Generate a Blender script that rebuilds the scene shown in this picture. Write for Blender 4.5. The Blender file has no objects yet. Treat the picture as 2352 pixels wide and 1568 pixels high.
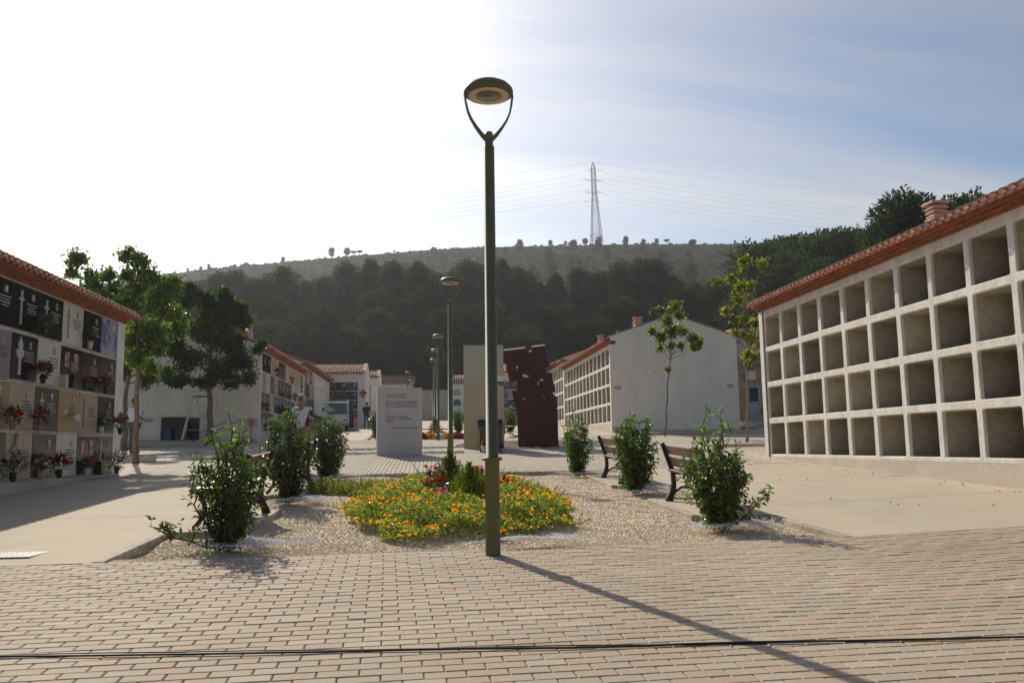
import bpy, bmesh, math, random
import numpy as np
from mathutils import Vector, Matrix
R = math.radians
S = bpy.context.scene
COL = S.collection
rng = np.random.default_rng(7)
random.seed(7)

# ------------------------------------------------------------------ camera, sky, sun, exposure
EYE = 1.32
FPX, CX, CY = 1898.0, 1176.0, 784.0          # lens measured on a 2352 px wide view of the photograph
def _n(v):
    v = np.array(v, float); return v/np.linalg.norm(v)
_Y = _n([-191, -243, FPX]); _Z = _n([-200.0, (191*200+FPX*FPX)/243, FPX]); _X = np.cross(_Y, _Z)
if _X[0] < 0: _X = -_X
RC = np.stack([_X, _Y, _Z])
cam_d = bpy.data.cameras.new("camera"); cam = bpy.data.objects.new("camera", cam_d); COL.objects.link(cam)
cam_d.sensor_width = 36; cam_d.lens = 36*FPX/2352; cam_d.clip_end = 5000; cam_d.clip_start = 0.05
_r, _u, _b = RC[:, 0], RC[:, 1], -RC[:, 2]
cam.matrix_world = Matrix(((_r[0], _u[0], _b[0], 0), (_r[1], _u[1], _b[1], 0), (_r[2], _u[2], _b[2], EYE), (0, 0, 0, 1)))
S.camera = cam

SUN_AZ, SUN_EL = R(-20.6), R(36.0)           # azimuth from +Y, negative to the left
W = bpy.data.worlds.new("World"); S.world = W; W.use_nodes = True
nt = W.node_tree; nt.nodes.clear()
def wn(t, **k):
    n = nt.nodes.new(t)
    for a, v in k.items(): setattr(n, a, v)
    return n
out = wn('ShaderNodeOutputWorld'); bg = wn('ShaderNodeBackground'); sky = wn('ShaderNodeTexSky')
sky.sky_type = 'NISHITA'; sky.sun_disc = False; sky.sun_elevation = SUN_EL; sky.sun_rotation = SUN_AZ
sky.air_density = 1.0; sky.dust_density = 1.75; sky.ozone_density = 1.6; sky.altitude = 100
tc = wn('ShaderNodeTexCoord'); sep = wn('ShaderNodeSeparateXYZ')
nt.links.new(tc.outputs['Generated'], sep.inputs[0])
zc = wn('ShaderNodeMath', operation='MAXIMUM'); zc.inputs[1].default_value = 0.0
nt.links.new(sep.outputs[2], zc.inputs[0])
za = wn('ShaderNodeMath', operation='ADD'); za.inputs[1].default_value = 0.16; nt.links.new(zc.outputs[0], za.inputs[0])
dv = wn('ShaderNodeVectorMath', operation='DIVIDE'); cmb = wn('ShaderNodeCombineXYZ')
for i in range(3): nt.links.new(za.outputs[0], cmb.inputs[i])
nt.links.new(tc.outputs['Generated'], dv.inputs[0]); nt.links.new(cmb.outputs[0], dv.inputs[1])
mp = wn('ShaderNodeMapping'); mp.inputs['Scale'].default_value = (0.55, 1.5, 1); mp.inputs['Rotation'].default_value = (0, 0, 0.5)
nt.links.new(dv.outputs[0], mp.inputs[0])
nz = wn('ShaderNodeTexNoise'); nz.inputs['Scale'].default_value = 0.9; nz.inputs['Detail'].default_value = 9; nz.inputs['Roughness'].default_value = 0.55; nz.inputs['Distortion'].default_value = 0.5
nt.links.new(mp.outputs[0], nz.inputs['Vector'])
cr = wn('ShaderNodeMapRange'); cr.inputs[1].default_value = 0.44; cr.inputs[2].default_value = 0.72; cr.inputs[3].default_value = 0.0; cr.inputs[4].default_value = 0.7
nt.links.new(nz.outputs[0], cr.inputs[0])
# thin high cloud: takes the sky's own brightness behind it, loses the blue
bw = wn('ShaderNodeRGBToBW'); nt.links.new(sky.outputs[0], bw.inputs[0])
cl = wn('ShaderNodeMath', operation='MULTIPLY'); cl.inputs[1].default_value = 1.5; nt.links.new(bw.outputs[0], cl.inputs[0])
cc = wn('ShaderNodeCombineColor')
for i, k in enumerate((1.02, 1.0, 0.99)):
    m_ = wn('ShaderNodeMath', operation='MULTIPLY'); m_.inputs[1].default_value = k
    nt.links.new(cl.outputs[0], m_.inputs[0]); nt.links.new(m_.outputs[0], cc.inputs[i])
mx = wn('ShaderNodeMix', data_type='RGBA')
hs = wn('ShaderNodeHueSaturation'); hs.inputs['Saturation'].default_value = 1.16; nt.links.new(sky.outputs[0], hs.inputs['Color'])
nt.links.new(cr.outputs[0], mx.inputs[0]); nt.links.new(hs.outputs[0], mx.inputs[6]); nt.links.new(cc.outputs[0], mx.inputs[7])
nt.links.new(mx.outputs[2], bg.inputs[0]); bg.inputs[1].default_value = 0.112
nt.links.new(bg.outputs[0], out.inputs[0])

sd = bpy.data.lights.new("sun", 'SUN'); sun = bpy.data.objects.new("sun", sd); COL.objects.link(sun)
sd.energy = 5.0; sd.angle = R(0.55); sd.color = (1.0, 0.90, 0.75)
sdir = Vector((math.sin(SUN_AZ)*math.cos(SUN_EL), math.cos(SUN_AZ)*math.cos(SUN_EL), math.sin(SUN_EL)))
sun.rotation_euler = (-sdir).to_track_quat('-Z', 'Y').to_euler(); sun.location = (0, 0, 60)
S.view_settings.view_transform = 'Standard'; S.view_settings.look = 'None'; S.view_settings.gamma = 1
S.view_settings.use_curve_mapping = False; S.view_settings.exposure = -0.10
S.cycles.max_bounces = 6; S.cycles.transparent_max_bounces = 12; S.cycles.volume_bounces = 0
try: S.cycles.use_denoising = True
except Exception: pass

def at(px, py, Y):
    """point of the photograph's view at depth Y along the avenue"""
    d = RC @ np.array([px-CX, CY-py, FPX]); d = d*Y/d[1]
    return (float(d[0]), float(Y), float(EYE+d[2]))

# ------------------------------------------------------------------ ground profile
_gy = [-60, 0, 19, 35, 80, 110]; _gz = [-2.2, .07, .77, 1.62, 3.70, 4.95]
def G(x, y):
    return np.interp(y, _gy, _gz) + .024*np.clip(np.asarray(x, float)-4.1, 0, 4.5)
def g(x, y): return float(G(x, y))
# ridge line: azimuth x/y against elevation ratio
_ru = [(-400, 700), (100, 672), (390, 629), (520, 614), (700, 598), (850, 585), (1000, 573), (1110, 568), (1450, 561), (1850, 561), (2100, 580), (2600, 640)]
_rx = []; _re = []
for px, py in _ru:
    p = at(px, py, 1.0); _rx.append(p[0]); _re.append(p[2]-EYE)
YR = 400.0
def hill(x, y):
    x = np.asarray(x, float); y = np.asarray(y, float)
    u = x/np.maximum(y, 1.0)
    zr = EYE+YR*np.interp(u, _rx, _re)
    t = np.clip((y-110)/(YR-110), 0, 1)
    z = 5.0+(zr-5.0)*t**1.12
    z = z+np.sin(x*.035+y*.02)*2.2*t*(1-t)*2+np.sin(x*.09-y*.05)*0.9*t*(1-t)*2
    back = np.clip((y-YR)/350, 0, 1)
    return z-back**1.5*70
def T(x, y):
    x = np.asarray(x, float); y = np.asarray(y, float)
    return np.where(y < 110, G(x, y), np.maximum(hill(x, y), 4.5))

# ------------------------------------------------------------------ object helpers
def tag(o, label=None, cat=None, group=None, kind=None):
    if label: o['label'] = label
    if cat: o['category'] = cat
    if group: o['group'] = group
    if kind: o['kind'] = kind
    return o
def thing(name, loc, label, cat, group=None, rot=(0, 0, 0), scale=None):
    o = bpy.data.objects.new(name, None); COL.objects.link(o); o.location = loc; o.rotation_euler = rot
    if scale: o.scale = scale
    o.empty_display_size = 0.2
    return tag(o, label, cat, group)
def link(name, me, parent=None, loc=(0, 0, 0), rot=(0, 0, 0)):
    o = bpy.data.objects.new(name, me); COL.objects.link(o); o.location = loc; o.rotation_euler = rot
    if parent: o.parent = parent
    return o
def copy_tree(o, parent=None):
    c = o.copy(); COL.objects.link(c); c.parent = parent
    for ch in list(o.children): copy_tree(ch, c)
    return c
class MB:
    def __init__(s): s.v = []; s.f = []; s.m = []; s.sm = []
    def add(s, vs, fs, mi=0, smooth=False):
        k = len(s.v); s.v.extend([tuple(map(float, v)) for v in vs])
        for f in fs: s.f.append(tuple(i+k for i in f)); s.m.append(mi); s.sm.append(smooth)
        return s
    def box(s, c, d, rz=0, mi=0, bev=0, M=None):
        hx, hy, hz = d[0]/2, d[1]/2, d[2]/2
        if bev <= 0:
            vs = [(x, y, z) for z in (-hz, hz) for y in (-hy, hy) for x in (-hx, hx)]
            fs = [(0, 2, 3, 1), (4, 5, 7, 6), (0, 1, 5, 4), (2, 6, 7, 3), (0, 4, 6, 2), (1, 3, 7, 5)]
        else:
            b = min(bev, hx*.9, hy*.9, hz*.9); vs = []
            for z, ins in ((-hz, b), (-hz+b, 0), (hz-b, 0), (hz, b)):
                X, Y = hx-ins, hy-ins; q = b if ins == 0 else b*.3
                vs += [(-X+q, -Y, z), (X-q, -Y, z), (X, -Y+q, z), (X, Y-q, z), (X-q, Y, z), (-X+q, Y, z), (-X, Y-q, z), (-X, -Y+q, z)]
            fs = [tuple(range(7, -1, -1)), tuple(range(24, 32))]
            for k in range(3):
                for i in range(8):
                    j = (i+1) % 8; fs.append((k*8+i, k*8+j, k*8+8+j, k*8+8+i))
        c_, s_ = math.cos(rz), math.sin(rz)
        o = []
        for x, y, z in vs:
            if M is not None:
                p = M @ Vector((x, y, z)); o.append((p[0]+c[0], p[1]+c[1], p[2]+c[2]))
            else: o.append((c[0]+x*c_-y*s_, c[1]+x*s_+y*c_, c[2]+z))
        return s.add(o, fs, mi)
    def bar(s, a, b, w, h=None, mi=0):
        a = Vector(a); b = Vector(b); d = b-a; L = d.length
        if L < 1e-6: return s
        q = d.to_track_quat('Z', 'Y').to_matrix()
        m = (a+b)/2
        return s.box(m, (w, h or w, L), M=q, mi=mi)
    def tube(s, pts, rad, n=8, mi=0, cap=True, closed=False):
        pts = [Vector(p) for p in pts]; N = len(pts)
        if not hasattr(rad, '__len__'): rad = [rad]*N
        base = len(s.v); prev = None; vs = []
        for i, p in enumerate(pts):
            if closed: t = pts[(i+1) % N]-pts[i-1]
            else: t = pts[min(i+1, N-1)]-pts[max(i-1, 0)]
            t.normalize()
            if prev is None:
                a = Vector((0, 0, 1)) if abs(t.z) < .9 else Vector((1, 0, 0))
                x = t.cross(a).normalized()
            else:
                x = (prev-t*prev.dot(t)); x = x.normalized() if x.length > 1e-6 else t.orthogonal().normalized()
            prev = x; y = t.cross(x)
            for k in range(n):
                a = 2*math.pi*k/n; vs.append(p+(x*math.cos(a)+y*math.sin(a))*rad[i])
        fs = []
        for i in range(N if closed else N-1):
            j = (i+1) % N
            for k in range(n):
                l = (k+1) % n; fs.append((i*n+k, i*n+l, j*n+l, j*n+k))
        if cap and not closed: fs += [tuple(range(n-1, -1, -1)), tuple((N-1)*n+k for k in range(n))]
        return s.add(vs, fs, mi, True)
    def lathe(s, prof, c=(0, 0, 0), n=24, mi=0, sx=1, sy=1):
        vs = []; fs = []
        for r, z in prof:
            for k in range(n):
                a = 2*math.pi*k/n; vs.append((c[0]+r*math.cos(a)*sx, c[1]+r*math.sin(a)*sy, c[2]+z))
        for i in range(len(prof)-1):
            for k in range(n):
                l = (k+1) % n; fs.append((i*n+k, i*n+l, (i+1)*n+l, (i+1)*n+k))
        fs += [tuple(range(n-1, -1, -1)), tuple((len(prof)-1)*n+k for k in range(n))]
        return s.add(vs, fs, mi, True)
    def blob(s, c, r, n=8, m=6, mi=0):
        if not hasattr(r, '__len__'): r = (r, r, r)
        vs = [(c[0], c[1], c[2]-r[2])]; fs = []
        for j in range(1, m):
            t = -math.pi/2+math.pi*j/m
            for k in range(n):
                a = 2*math.pi*k/n; vs.append((c[0]+r[0]*math.cos(t)*math.cos(a), c[1]+r[1]*math.cos(t)*math.sin(a), c[2]+r[2]*math.sin(t)))
        vs.append((c[0], c[1], c[2]+r[2])); L = len(vs)-1
        for k in range(n):
            l = (k+1) % n; fs.append((0, 1+l, 1+k)); fs.append((L, L-n+k, L-n+l))
            for j in range(m-2): fs.append((1+j*n+k, 1+j*n+l, 1+(j+1)*n+l, 1+(j+1)*n+k))
        return s.add(vs, fs, mi, True)
    def prism(s, poly, mapf, t0, t1, mi=0):
        """2-D outline extruded: mapf(a, b, t) gives the point"""
        n = len(poly)
        vs = [mapf(a, b, t0) for a, b in poly]+[mapf(a, b, t1) for a, b in poly]
        fs = [tuple(range(n)), tuple(range(2*n-1, n-1, -1))]+[(i, (i+1) % n, n+(i+1) % n, n+i) for i in range(n)]
        return s.add(vs, fs, mi)
    def mesh(s, name, mats):
        me = bpy.data.meshes.new(name); me.from_pydata(s.v, [], s.f)
        for m in (mats if isinstance(mats, (list, tuple)) else [mats]): me.materials.append(m)
        me.polygons.foreach_set('material_index', s.m); me.polygons.foreach_set('use_smooth', s.sm)
        me.update(); return me
    def build(s, name, mats, parent=None, loc=(0, 0, 0), rot=(0, 0, 0)):
        return link(name, s.mesh(name, mats), parent, loc, rot)
def np_mesh(name, V, F, mats, mi=None, smooth=False):
    """V (n,3), F (m,k) arrays"""
    me = bpy.data.meshes.new(name); V = np.asarray(V, np.float32); F = np.asarray(F, np.int32)
    k = F.shape[1]
    me.vertices.add(len(V)); me.vertices.foreach_set('co', V.ravel())
    me.loops.add(F.size); me.loops.foreach_set('vertex_index', F.ravel())
    me.polygons.add(len(F)); me.polygons.foreach_set('loop_start', np.arange(len(F), dtype=np.int32)*k)
    me.polygons.foreach_set('loop_total', np.full(len(F), k, np.int32))
    for m in (mats if isinstance(mats, (list, tuple)) else [mats]): me.materials.append(m)
    if mi is not None: me.polygons.foreach_set('material_index', np.asarray(mi, np.int32))
    me.polygons.foreach_set('use_smooth', np.full(len(F), bool(smooth)))
    me.update(calc_edges=True); me.validate(); return me

def frames(n, r, up=0.0):
    """n random orthonormal frames; up>0 pulls the leaf normal upwards"""
    nrm = r.normal(size=(n, 3)); nrm /= np.linalg.norm(nrm, axis=1)[:, None]
    nrm[:, 2] = np.abs(nrm[:, 2])+up; nrm /= np.linalg.norm(nrm, axis=1)[:, None]
    a = r.normal(size=(n, 3)); a -= nrm*(a*nrm).sum(1)[:, None]; a /= np.linalg.norm(a, axis=1)[:, None]
    b = np.cross(nrm, a); return nrm, a, b
def leaf_mesh(name, C, L, Wd, mats, r, mi=None, up=0.3, A=None, fold=0.25):
    """one folded leaf (two triangles) at every centre; A gives the leaf directions"""
    n = len(C); nrm, a, b = frames(n, r, up)
    if A is not None:
        a = A/np.maximum(np.linalg.norm(A, axis=1), 1e-6)[:, None]
        b = np.cross(nrm, a); b /= np.maximum(np.linalg.norm(b, axis=1), 1e-6)[:, None]; nrm = np.cross(a, b)
    L = np.broadcast_to(np.asarray(L, float), (n,))[:, None]; Wd = np.broadcast_to(np.asarray(Wd, float), (n,))[:, None]
    base = C-a*L/2; tip = C+a*L/2-nrm*L*.12; l = C+b*Wd/2+nrm*Wd*fold; q = C-b*Wd/2+nrm*Wd*fold
    V = np.stack([base, l, tip, q], 1).reshape(-1, 3)
    i = np.arange(n)*4
    F = np.concatenate([np.stack([i, i+1, i+2], 1), np.stack([i, i+2, i+3], 1)])
    m2 = None if mi is None else np.concatenate([mi, mi])
    return np_mesh(name, V, F, mats, m2)

# ------------------------------------------------------------------ materials
def mat(name, col, rough=.8, var=.12, scale=4., col2=None, fine=0., fscale=60., bump=0., bscale=40., metal=0., spec=.5, isl=0., obj=0., coord='Object', stretch=None, coat=0., thr=(.35, .65)):
    m = bpy.data.materials.new(name); m.use_nodes = True; t = m.node_tree; N = t.nodes; L = t.links
    p = N['Principled BSDF']; p.inputs['Roughness'].default_value = rough; p.inputs['Metallic'].default_value = metal
    p.inputs['Specular IOR Level'].default_value = spec
    if coat: p.inputs['Coat Weight'].default_value = coat; p.inputs['Coat Roughness'].default_value = .08
    tcd = N.new('ShaderNodeTexCoord'); vec = tcd.outputs[coord]
    if stretch:
        mpp = N.new('ShaderNodeMapping'); mpp.inputs['Scale'].default_value = stretch; L.new(vec, mpp.inputs[0]); vec = mpp.outputs[0]
    n1 = N.new('ShaderNodeTexNoise'); n1.inputs['Scale'].default_value = scale; n1.inputs['Detail'].default_value = 6; n1.inputs['Roughness'].default_value = .6
    L.new(vec, n1.inputs['Vector'])
    c2 = col2 or tuple(c*(1-2*var) for c in col); c1 = col if col2 else tuple(min(1, c*(1+var)) for c in col)
    mr = N.new('ShaderNodeMapRange'); mr.inputs[1].default_value = thr[0]; mr.inputs[2].default_value = thr[1]; L.new(n1.outputs[0], mr.inputs[0])
    mxx = N.new('ShaderNodeMix'); mxx.data_type = 'RGBA'; L.new(mr.outputs[0], mxx.inputs[0])
    mxx.inputs[6].default_value = (*c2, 1); mxx.inputs[7].default_value = (*c1, 1); cur = mxx.outputs[2]
    def mulv(fac_out, lo, hi):
        nonlocal cur
        r_ = N.new('ShaderNodeMapRange'); r_.inputs[3].default_value = lo; r_.inputs[4].default_value = hi; L.new(fac_out, r_.inputs[0])
        h = N.new('ShaderNodeHueSaturation'); L.new(r_.outputs[0], h.inputs['Value']); L.new(cur, h.inputs['Color']); cur = h.outputs[0]
    if fine:
        n2 = N.new('ShaderNodeTexNoise'); n2.inputs['Scale'].default_value = fscale; n2.inputs['Detail'].default_value = 3; L.new(vec, n2.inputs['Vector'])
        r_ = N.new('ShaderNodeMapRange'); r_.inputs[1].default_value = .3; r_.inputs[2].default_value = .7; L.new(n2.outputs[0], r_.inputs[0]); mulv(r_.outputs[0], 1-fine, 1+fine)
    if isl:
        ge = N.new('ShaderNodeNewGeometry'); mulv(ge.outputs['Random Per Island'], 1-isl, 1+isl)
    if obj:
        oi = N.new('ShaderNodeObjectInfo'); mulv(oi.outputs['Random'], 1-obj, 1+obj)
    L.new(cur, p.inputs['Base Color'])
    if bump:
        n3 = N.new('ShaderNodeTexNoise'); n3.inputs['Scale'].default_value = bscale; n3.inputs['Detail'].default_value = 4; L.new(vec, n3.inputs['Vector'])
        b = N.new('ShaderNodeBump'); b.inputs['Strength'].default_value = bump; b.inputs['Distance'].default_value = .02; L.new(n3.outputs[0], b.inputs['Height']); L.new(b.outputs[0], p.inputs['Normal'])
    return m
def leafmat(name, col, col2=None, rough=.45, trans=.45, hue=0., spec=.5):
    m = bpy.data.materials.new(name); m.use_nodes = True; t = m.node_tree; N = t.nodes; L = t.links
    p = N['Principled BSDF']; o = N['Material Output']; p.inputs['Roughness'].default_value = rough; p.inputs['Specular IOR Level'].default_value = spec
    ge = N.new('ShaderNodeNewGeometry'); oi = N.new('ShaderNodeObjectInfo')
    mxx = N.new('ShaderNodeMix'); mxx.data_type = 'RGBA'; L.new(ge.outputs['Random Per Island'], mxx.inputs[0])
    mxx.inputs[6].default_value = (*col, 1); mxx.inputs[7].default_value = (*(col2 or tuple(c*.55 for c in col)), 1)
    h = N.new('ShaderNodeHueSaturation'); L.new(mxx.outputs[2], h.inputs['Color'])
    r_ = N.new('ShaderNodeMapRange'); r_.inputs[3].default_value = .65; r_.inputs[4].default_value = 1.3; L.new(oi.outputs['Random'], r_.inputs[0]); L.new(r_.outputs[0], h.inputs['Value'])
    L.new(h.outputs[0], p.inputs['Base Color'])
    tr = N.new('ShaderNodeBsdfTranslucent'); g2 = N.new('ShaderNodeMix'); g2.data_type = 'RGBA'; g2.blend_type = 'MULTIPLY'; g2.inputs[0].default_value = 1
    L.new(h.outputs[0], g2.inputs[6]); g2.inputs[7].default_value = (1.9, 2.0, .9, 1); L.new(g2.outputs[2], tr.inputs[0])
    ms = N.new('ShaderNodeMixShader'); ms.inputs[0].default_value = trans; L.new(p.outputs[0], ms.inputs[1]); L.new(tr.outputs[0], ms.inputs[2]); L.new(ms.outputs[0], o.inputs[0])
    return m
M = {}
def palette(name, cols, rough=.8, fine=.06, bump=.15, spec=.4, tint_scale=.5):
    """one of several colours picked per island and per object"""
    m = bpy.data.materials.new(name); m.use_nodes = True; t = m.node_tree; N = t.nodes; L = t.links; p = N['Principled BSDF']
    p.inputs['Roughness'].default_value = rough; p.inputs['Specular IOR Level'].default_value = spec*.6
    ge = N.new('ShaderNodeNewGeometry'); oi = N.new('ShaderNodeObjectInfo')
    ad = N.new('ShaderNodeMath'); ad.operation = 'ADD'; L.new(ge.outputs['Random Per Island'], ad.inputs[0]); L.new(oi.outputs['Random'], ad.inputs[1])
    fr = N.new('ShaderNodeMath'); fr.operation = 'FRACT'; L.new(ad.outputs[0], fr.inputs[0])
    ramp = N.new('ShaderNodeValToRGB'); L.new(fr.outputs[0], ramp.inputs[0]); e = ramp.color_ramp.elements
    e[0].color = (*cols[0], 1); e[0].position = 0; e[1].color = (*cols[-1], 1); e[1].position = 1
    for i, c in enumerate(cols[1:-1]):
        q = e.new((i+1)/(len(cols)-1)); q.color = (*c, 1)
    n2 = N.new('ShaderNodeTexNoise'); n2.inputs['Scale'].default_value = 45; n2.inputs['Detail'].default_value = 4; L.new(ge.outputs['Position'], n2.inputs['Vector'])
    n3 = N.new('ShaderNodeTexNoise'); n3.inputs['Scale'].default_value = tint_scale; n3.inputs['Detail'].default_value = 5; L.new(ge.outputs['Position'], n3.inputs['Vector'])
    cur = ramp.outputs[0]
    for nn, k in ((n2, fine), (n3, .12)):
        r_ = N.new('ShaderNodeMapRange'); r_.inputs[1].default_value = .3; r_.inputs[2].default_value = .7; r_.inputs[3].default_value = 1-k; r_.inputs[4].default_value = 1+k; L.new(nn.outputs[0], r_.inputs[0])
        h = N.new('ShaderNodeHueSaturation'); L.new(r_.outputs[0], h.inputs['Value']); L.new(cur, h.inputs['Color']); cur = h.outputs[0]
    L.new(cur, p.inputs['Base Color'])
    if bump:
        b = N.new('ShaderNodeBump'); b.inputs['Strength'].default_value = bump; b.inputs['Distance'].default_value = .01
        n4 = N.new('ShaderNodeTexNoise'); n4.inputs['Scale'].default_value = 180; L.new(ge.outputs['Position'], n4.inputs['Vector'])
        L.new(n4.outputs[0], b.inputs['Height']); L.new(b.outputs[0], p.inputs['Normal'])
    return m
M['paver'] = palette('paver', [(.41, .335, .24), (.415, .315, .22), (.39, .33, .25), (.43, .355, .26), (.42, .31, .215), (.385, .33, .25), (.41, .335, .24), (.46, .39, .30)])
M['paver_far'] = palette('paver_far', [(.40, .35, .275), (.43, .37, .29), (.38, .335, .27), (.44, .385, .30)])
M['cobble'] = palette('cobble', [(.36, .34, .31), (.27, .26, .25), (.46, .43, .38), (.32, .29, .25)])
M['pebble'] = palette('pebble', [(.74, .61, .44), (.80, .70, .54), (.60, .46, .31), (.84, .78, .67), (.70, .55, .38), (.66, .50, .34)], fine=.1)
M['white_pebble'] = palette('white_pebble', [(.88, .87, .84), (.80, .79, .77), (.90, .89, .86)])
M['gravel_base'] = mat('gravel_base', (.66, .54, .38), .95, .15, 90, fine=.25, fscale=260, bump=.5, bscale=200, coord='Object')
M['concrete'] = mat('concrete', (.53, .445, .315), .85, scale=.5, col2=(.415, .37, .295), fine=.05, fscale=3, spec=.25, bump=.12, bscale=60, stretch=(.8, .7, 1), thr=(.25, .75))
M['kerb'] = mat('kerb', (.40, .35, .28), .85, .15, 8, fine=.12, fscale=80, bump=.3, obj=.1)
M['sand'] = mat('sand', (.30, .25, .18), .95, .2, 20)
M['earth'] = mat('earth', (.20, .17, .12), .95, scale=.05, col2=(.10, .11, .06), fine=.3, fscale=1.2)
M['asphalt'] = mat('asphalt', (.07, .068, .065), .9, .2, 3, fine=.2, fscale=120, bump=.3, bscale=150)
M['render_white'] = mat('render_white', (.72, .68, .61), .85, .07, 1.5, fine=.05, fscale=8, bump=.25, bscale=90, stretch=(2.2, 2.2, .5))
M['frame_white'] = mat('frame_white', (.73, .69, .62), .8, .08, 3, fine=.07, fscale=18, bump=.5, bscale=22, stretch=(1.5, 1.5, .6))
M['gable_white'] = mat('gable_white', (.76, .68, .58), .9, .05, .7, fine=.05, fscale=5, bump=.25, bscale=90, stretch=(1.6, 1.6, .45))
M['plinth_render'] = mat('plinth_render', (.60, .53, .43), .85, scale=1.5, col2=(.50, .44, .35), fine=.05, bump=.3, bscale=25)
M['niche_grey'] = mat('niche_grey', (.52, .46, .36), .9, scale=1.7, col2=(.33, .29, .22), fine=.10, fscale=14, bump=.4, bscale=12, obj=.22)
M['terracotta'] = mat('terracotta', (.36, .13, .07), .8, .2, 6, fine=.15, fscale=50, bump=.3, obj=.15, isl=.12)
M['old_tile'] = mat('old_tile', (.30, .17, .11), .85, scale=5, col2=(.11, .065, .045), fine=.2, fscale=30, bump=.3, obj=.3)
M['brick_red'] = mat('brick_red', (.36, .125, .065), .85, .22, 5, fine=.2, fscale=40, bump=.5, bscale=60, obj=.08, stretch=(1, 1, 6))
M['mortar'] = mat('mortar', (.70, .61, .49), .9, .15, 10, bump=.3, obj=.15)
M['coping'] = mat('coping', (.36, .19, .14), .85, .15, 3, fine=.1)
M['chimney_pink'] = mat('chimney_pink', (.66, .42, .33), .85, .1, 5, bump=.2)
M['pole_green'] = mat('pole_green', (.125, .132, .064), .5, .08, 3, fine=.05, fscale=200, spec=.3, bump=.03, bscale=200)
M['lamp_ring'] = mat('lamp_ring', (.70, .58, .42), .6, .05, 3)
M['lens_glass'] = mat('lens_glass', (.16, .14, .13), .12, .2, 40, spec=.8)
M['iron'] = mat('iron', (.012, .012, .013), .45, .1, 10, bump=.1)
M['bench_wood'] = mat('bench_wood', (.17, .10, .065), .55, .2, 3, fine=.15, fscale=30, stretch=(12, 1, 12), obj=.15)
M['cable'] = mat('cable', (.008, .008, .009), .45)
M['slab_stone'] = mat('slab_stone', (.50, .475, .45), .7, .035, .9, fine=.02, fscale=90, bump=.05, bscale=200, stretch=(3, 3, .5))
M['letter'] = mat('letter', (.12, .10, .09), .7)
M['steel'] = mat('steel', (.33, .28, .20), .27, .04, 2, metal=1.0, stretch=(.4, .4, 14), fine=.02, fscale=60, bump=.02, bscale=60)
M['corten'] = mat('corten', (.075, .019, .012), .8, scale=3, col2=(.045, .014, .010), fine=.15, fscale=30, bump=.3, bscale=60)
M['black_granite'] = mat('black_granite', (.014, .014, .015), .12, .3, 80, fine=.3, fscale=300, spec=.6)
M['plaque_black'] = mat('plaque_black', (.010, .011, .012), .13, .3, 120, spec=.5, obj=.2)
M['plaque_dark'] = mat('plaque_dark', (.045, .037, .034), .14, scale=2.5, col2=(.018, .017, .018), spec=.5, obj=.2)
M['plaque_beige'] = mat('plaque_beige', (.50, .41, .29), .3, scale=2, col2=(.42, .34, .23), fine=.04, spec=.4, obj=.15, stretch=(1, 1, 3))
M['plaque_tan'] = mat('plaque_tan', (.40, .27, .14), .3, scale=2, col2=(.33, .22, .12), obj=.1)
M['plaque_cream'] = mat('plaque_cream', (.64, .59, .50), .3, .05, 2)
M['plaque_grey'] = mat('plaque_grey', (.27, .26, .25), .3, .1, 60, obj=.15)
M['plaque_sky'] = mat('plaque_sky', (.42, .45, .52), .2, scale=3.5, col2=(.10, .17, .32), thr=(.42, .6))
M['brass'] = mat('brass', (.42, .33, .20), .45, .1, 10, metal=.4)
M['silver'] = mat('silver', (.55, .55, .55), .4, .1, 10, metal=.3)
M['gilt_text'] = mat('gilt_text', (.45, .42, .36), .6)
M['dark_text'] = mat('dark_text', (.10, .07, .05), .6)
M['photo_card'] = mat('photo_card', (.62, .58, .52), .3, scale=18, col2=(.18, .12, .10), thr=(.45, .55), obj=.2)
M['picture'] = mat('picture', (.55, .40, .26), .35, scale=9, col2=(.16, .08, .05), thr=(.42, .6), obj=.2)
M['pot_black'] = mat('pot_black', (.012, .012, .012), .35)
M['pot_clay'] = mat('pot_clay', (.42, .22, .13), .8, .1, 5)
M['pot_white'] = mat('pot_white', (.55, .55, .56), .5)
for k, c in dict(red=(.50, .015, .015), orange=(.85, .16, .02), pink=(.62, .10, .22), magenta=(.60, .02, .20), white=(.75, .73, .70), yellow=(.75, .42, .03), purple=(.22, .03, .30), salmon=(.50, .18, .13), lilac=(.55, .16, .45), wine=(.22, .02, .08)).items():
    M['fl_'+k] = leafmat('petal_'+k, c, tuple(q*.65 for q in c), .6, .25, spec=.2)
M['lantana_orange'] = leafmat('lantana_orange', (.92, .50, .02), (.92, .36, .012), .6, .35, spec=.2)
M['leaf_shrub'] = leafmat('leaf_shrub', (.065, .115, .022), (.030, .060, .014), .25, .42, spec=.7)
M['leaf_young'] = leafmat('leaf_young', (.14, .23, .03), (.08, .14, .024), .32, .45, spec=.6)
M['leaf_red'] = leafmat('leaf_red', (.55, .10, .02), (.45, .20, .02), .4, .5)
M['leaf_lantana'] = leafmat('leaf_lantana', (.29, .32, .085), (.09, .13, .03), .45, .5)
M['leaf_cypress'] = leafmat('leaf_cypress', (.17, .19, .025), (.04, .075, .014), .6, .4)
M['leaf_tree'] = leafmat('leaf_tree', (.075, .12, .025), (.03, .058, .015), .45, .42)
M['leaf_tree_light'] = leafmat('leaf_tree_light', (.15, .21, .03), (.07, .11, .02), .45, .45)
M['leaf_yellow'] = leafmat('leaf_yellow', (.42, .34, .03), (.22, .24, .03), .5, .5)
M['leaf_pine'] = leafmat('leaf_pine', (.024, .040, .015), (.008, .015, .007), .7, .22, spec=.2)
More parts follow.
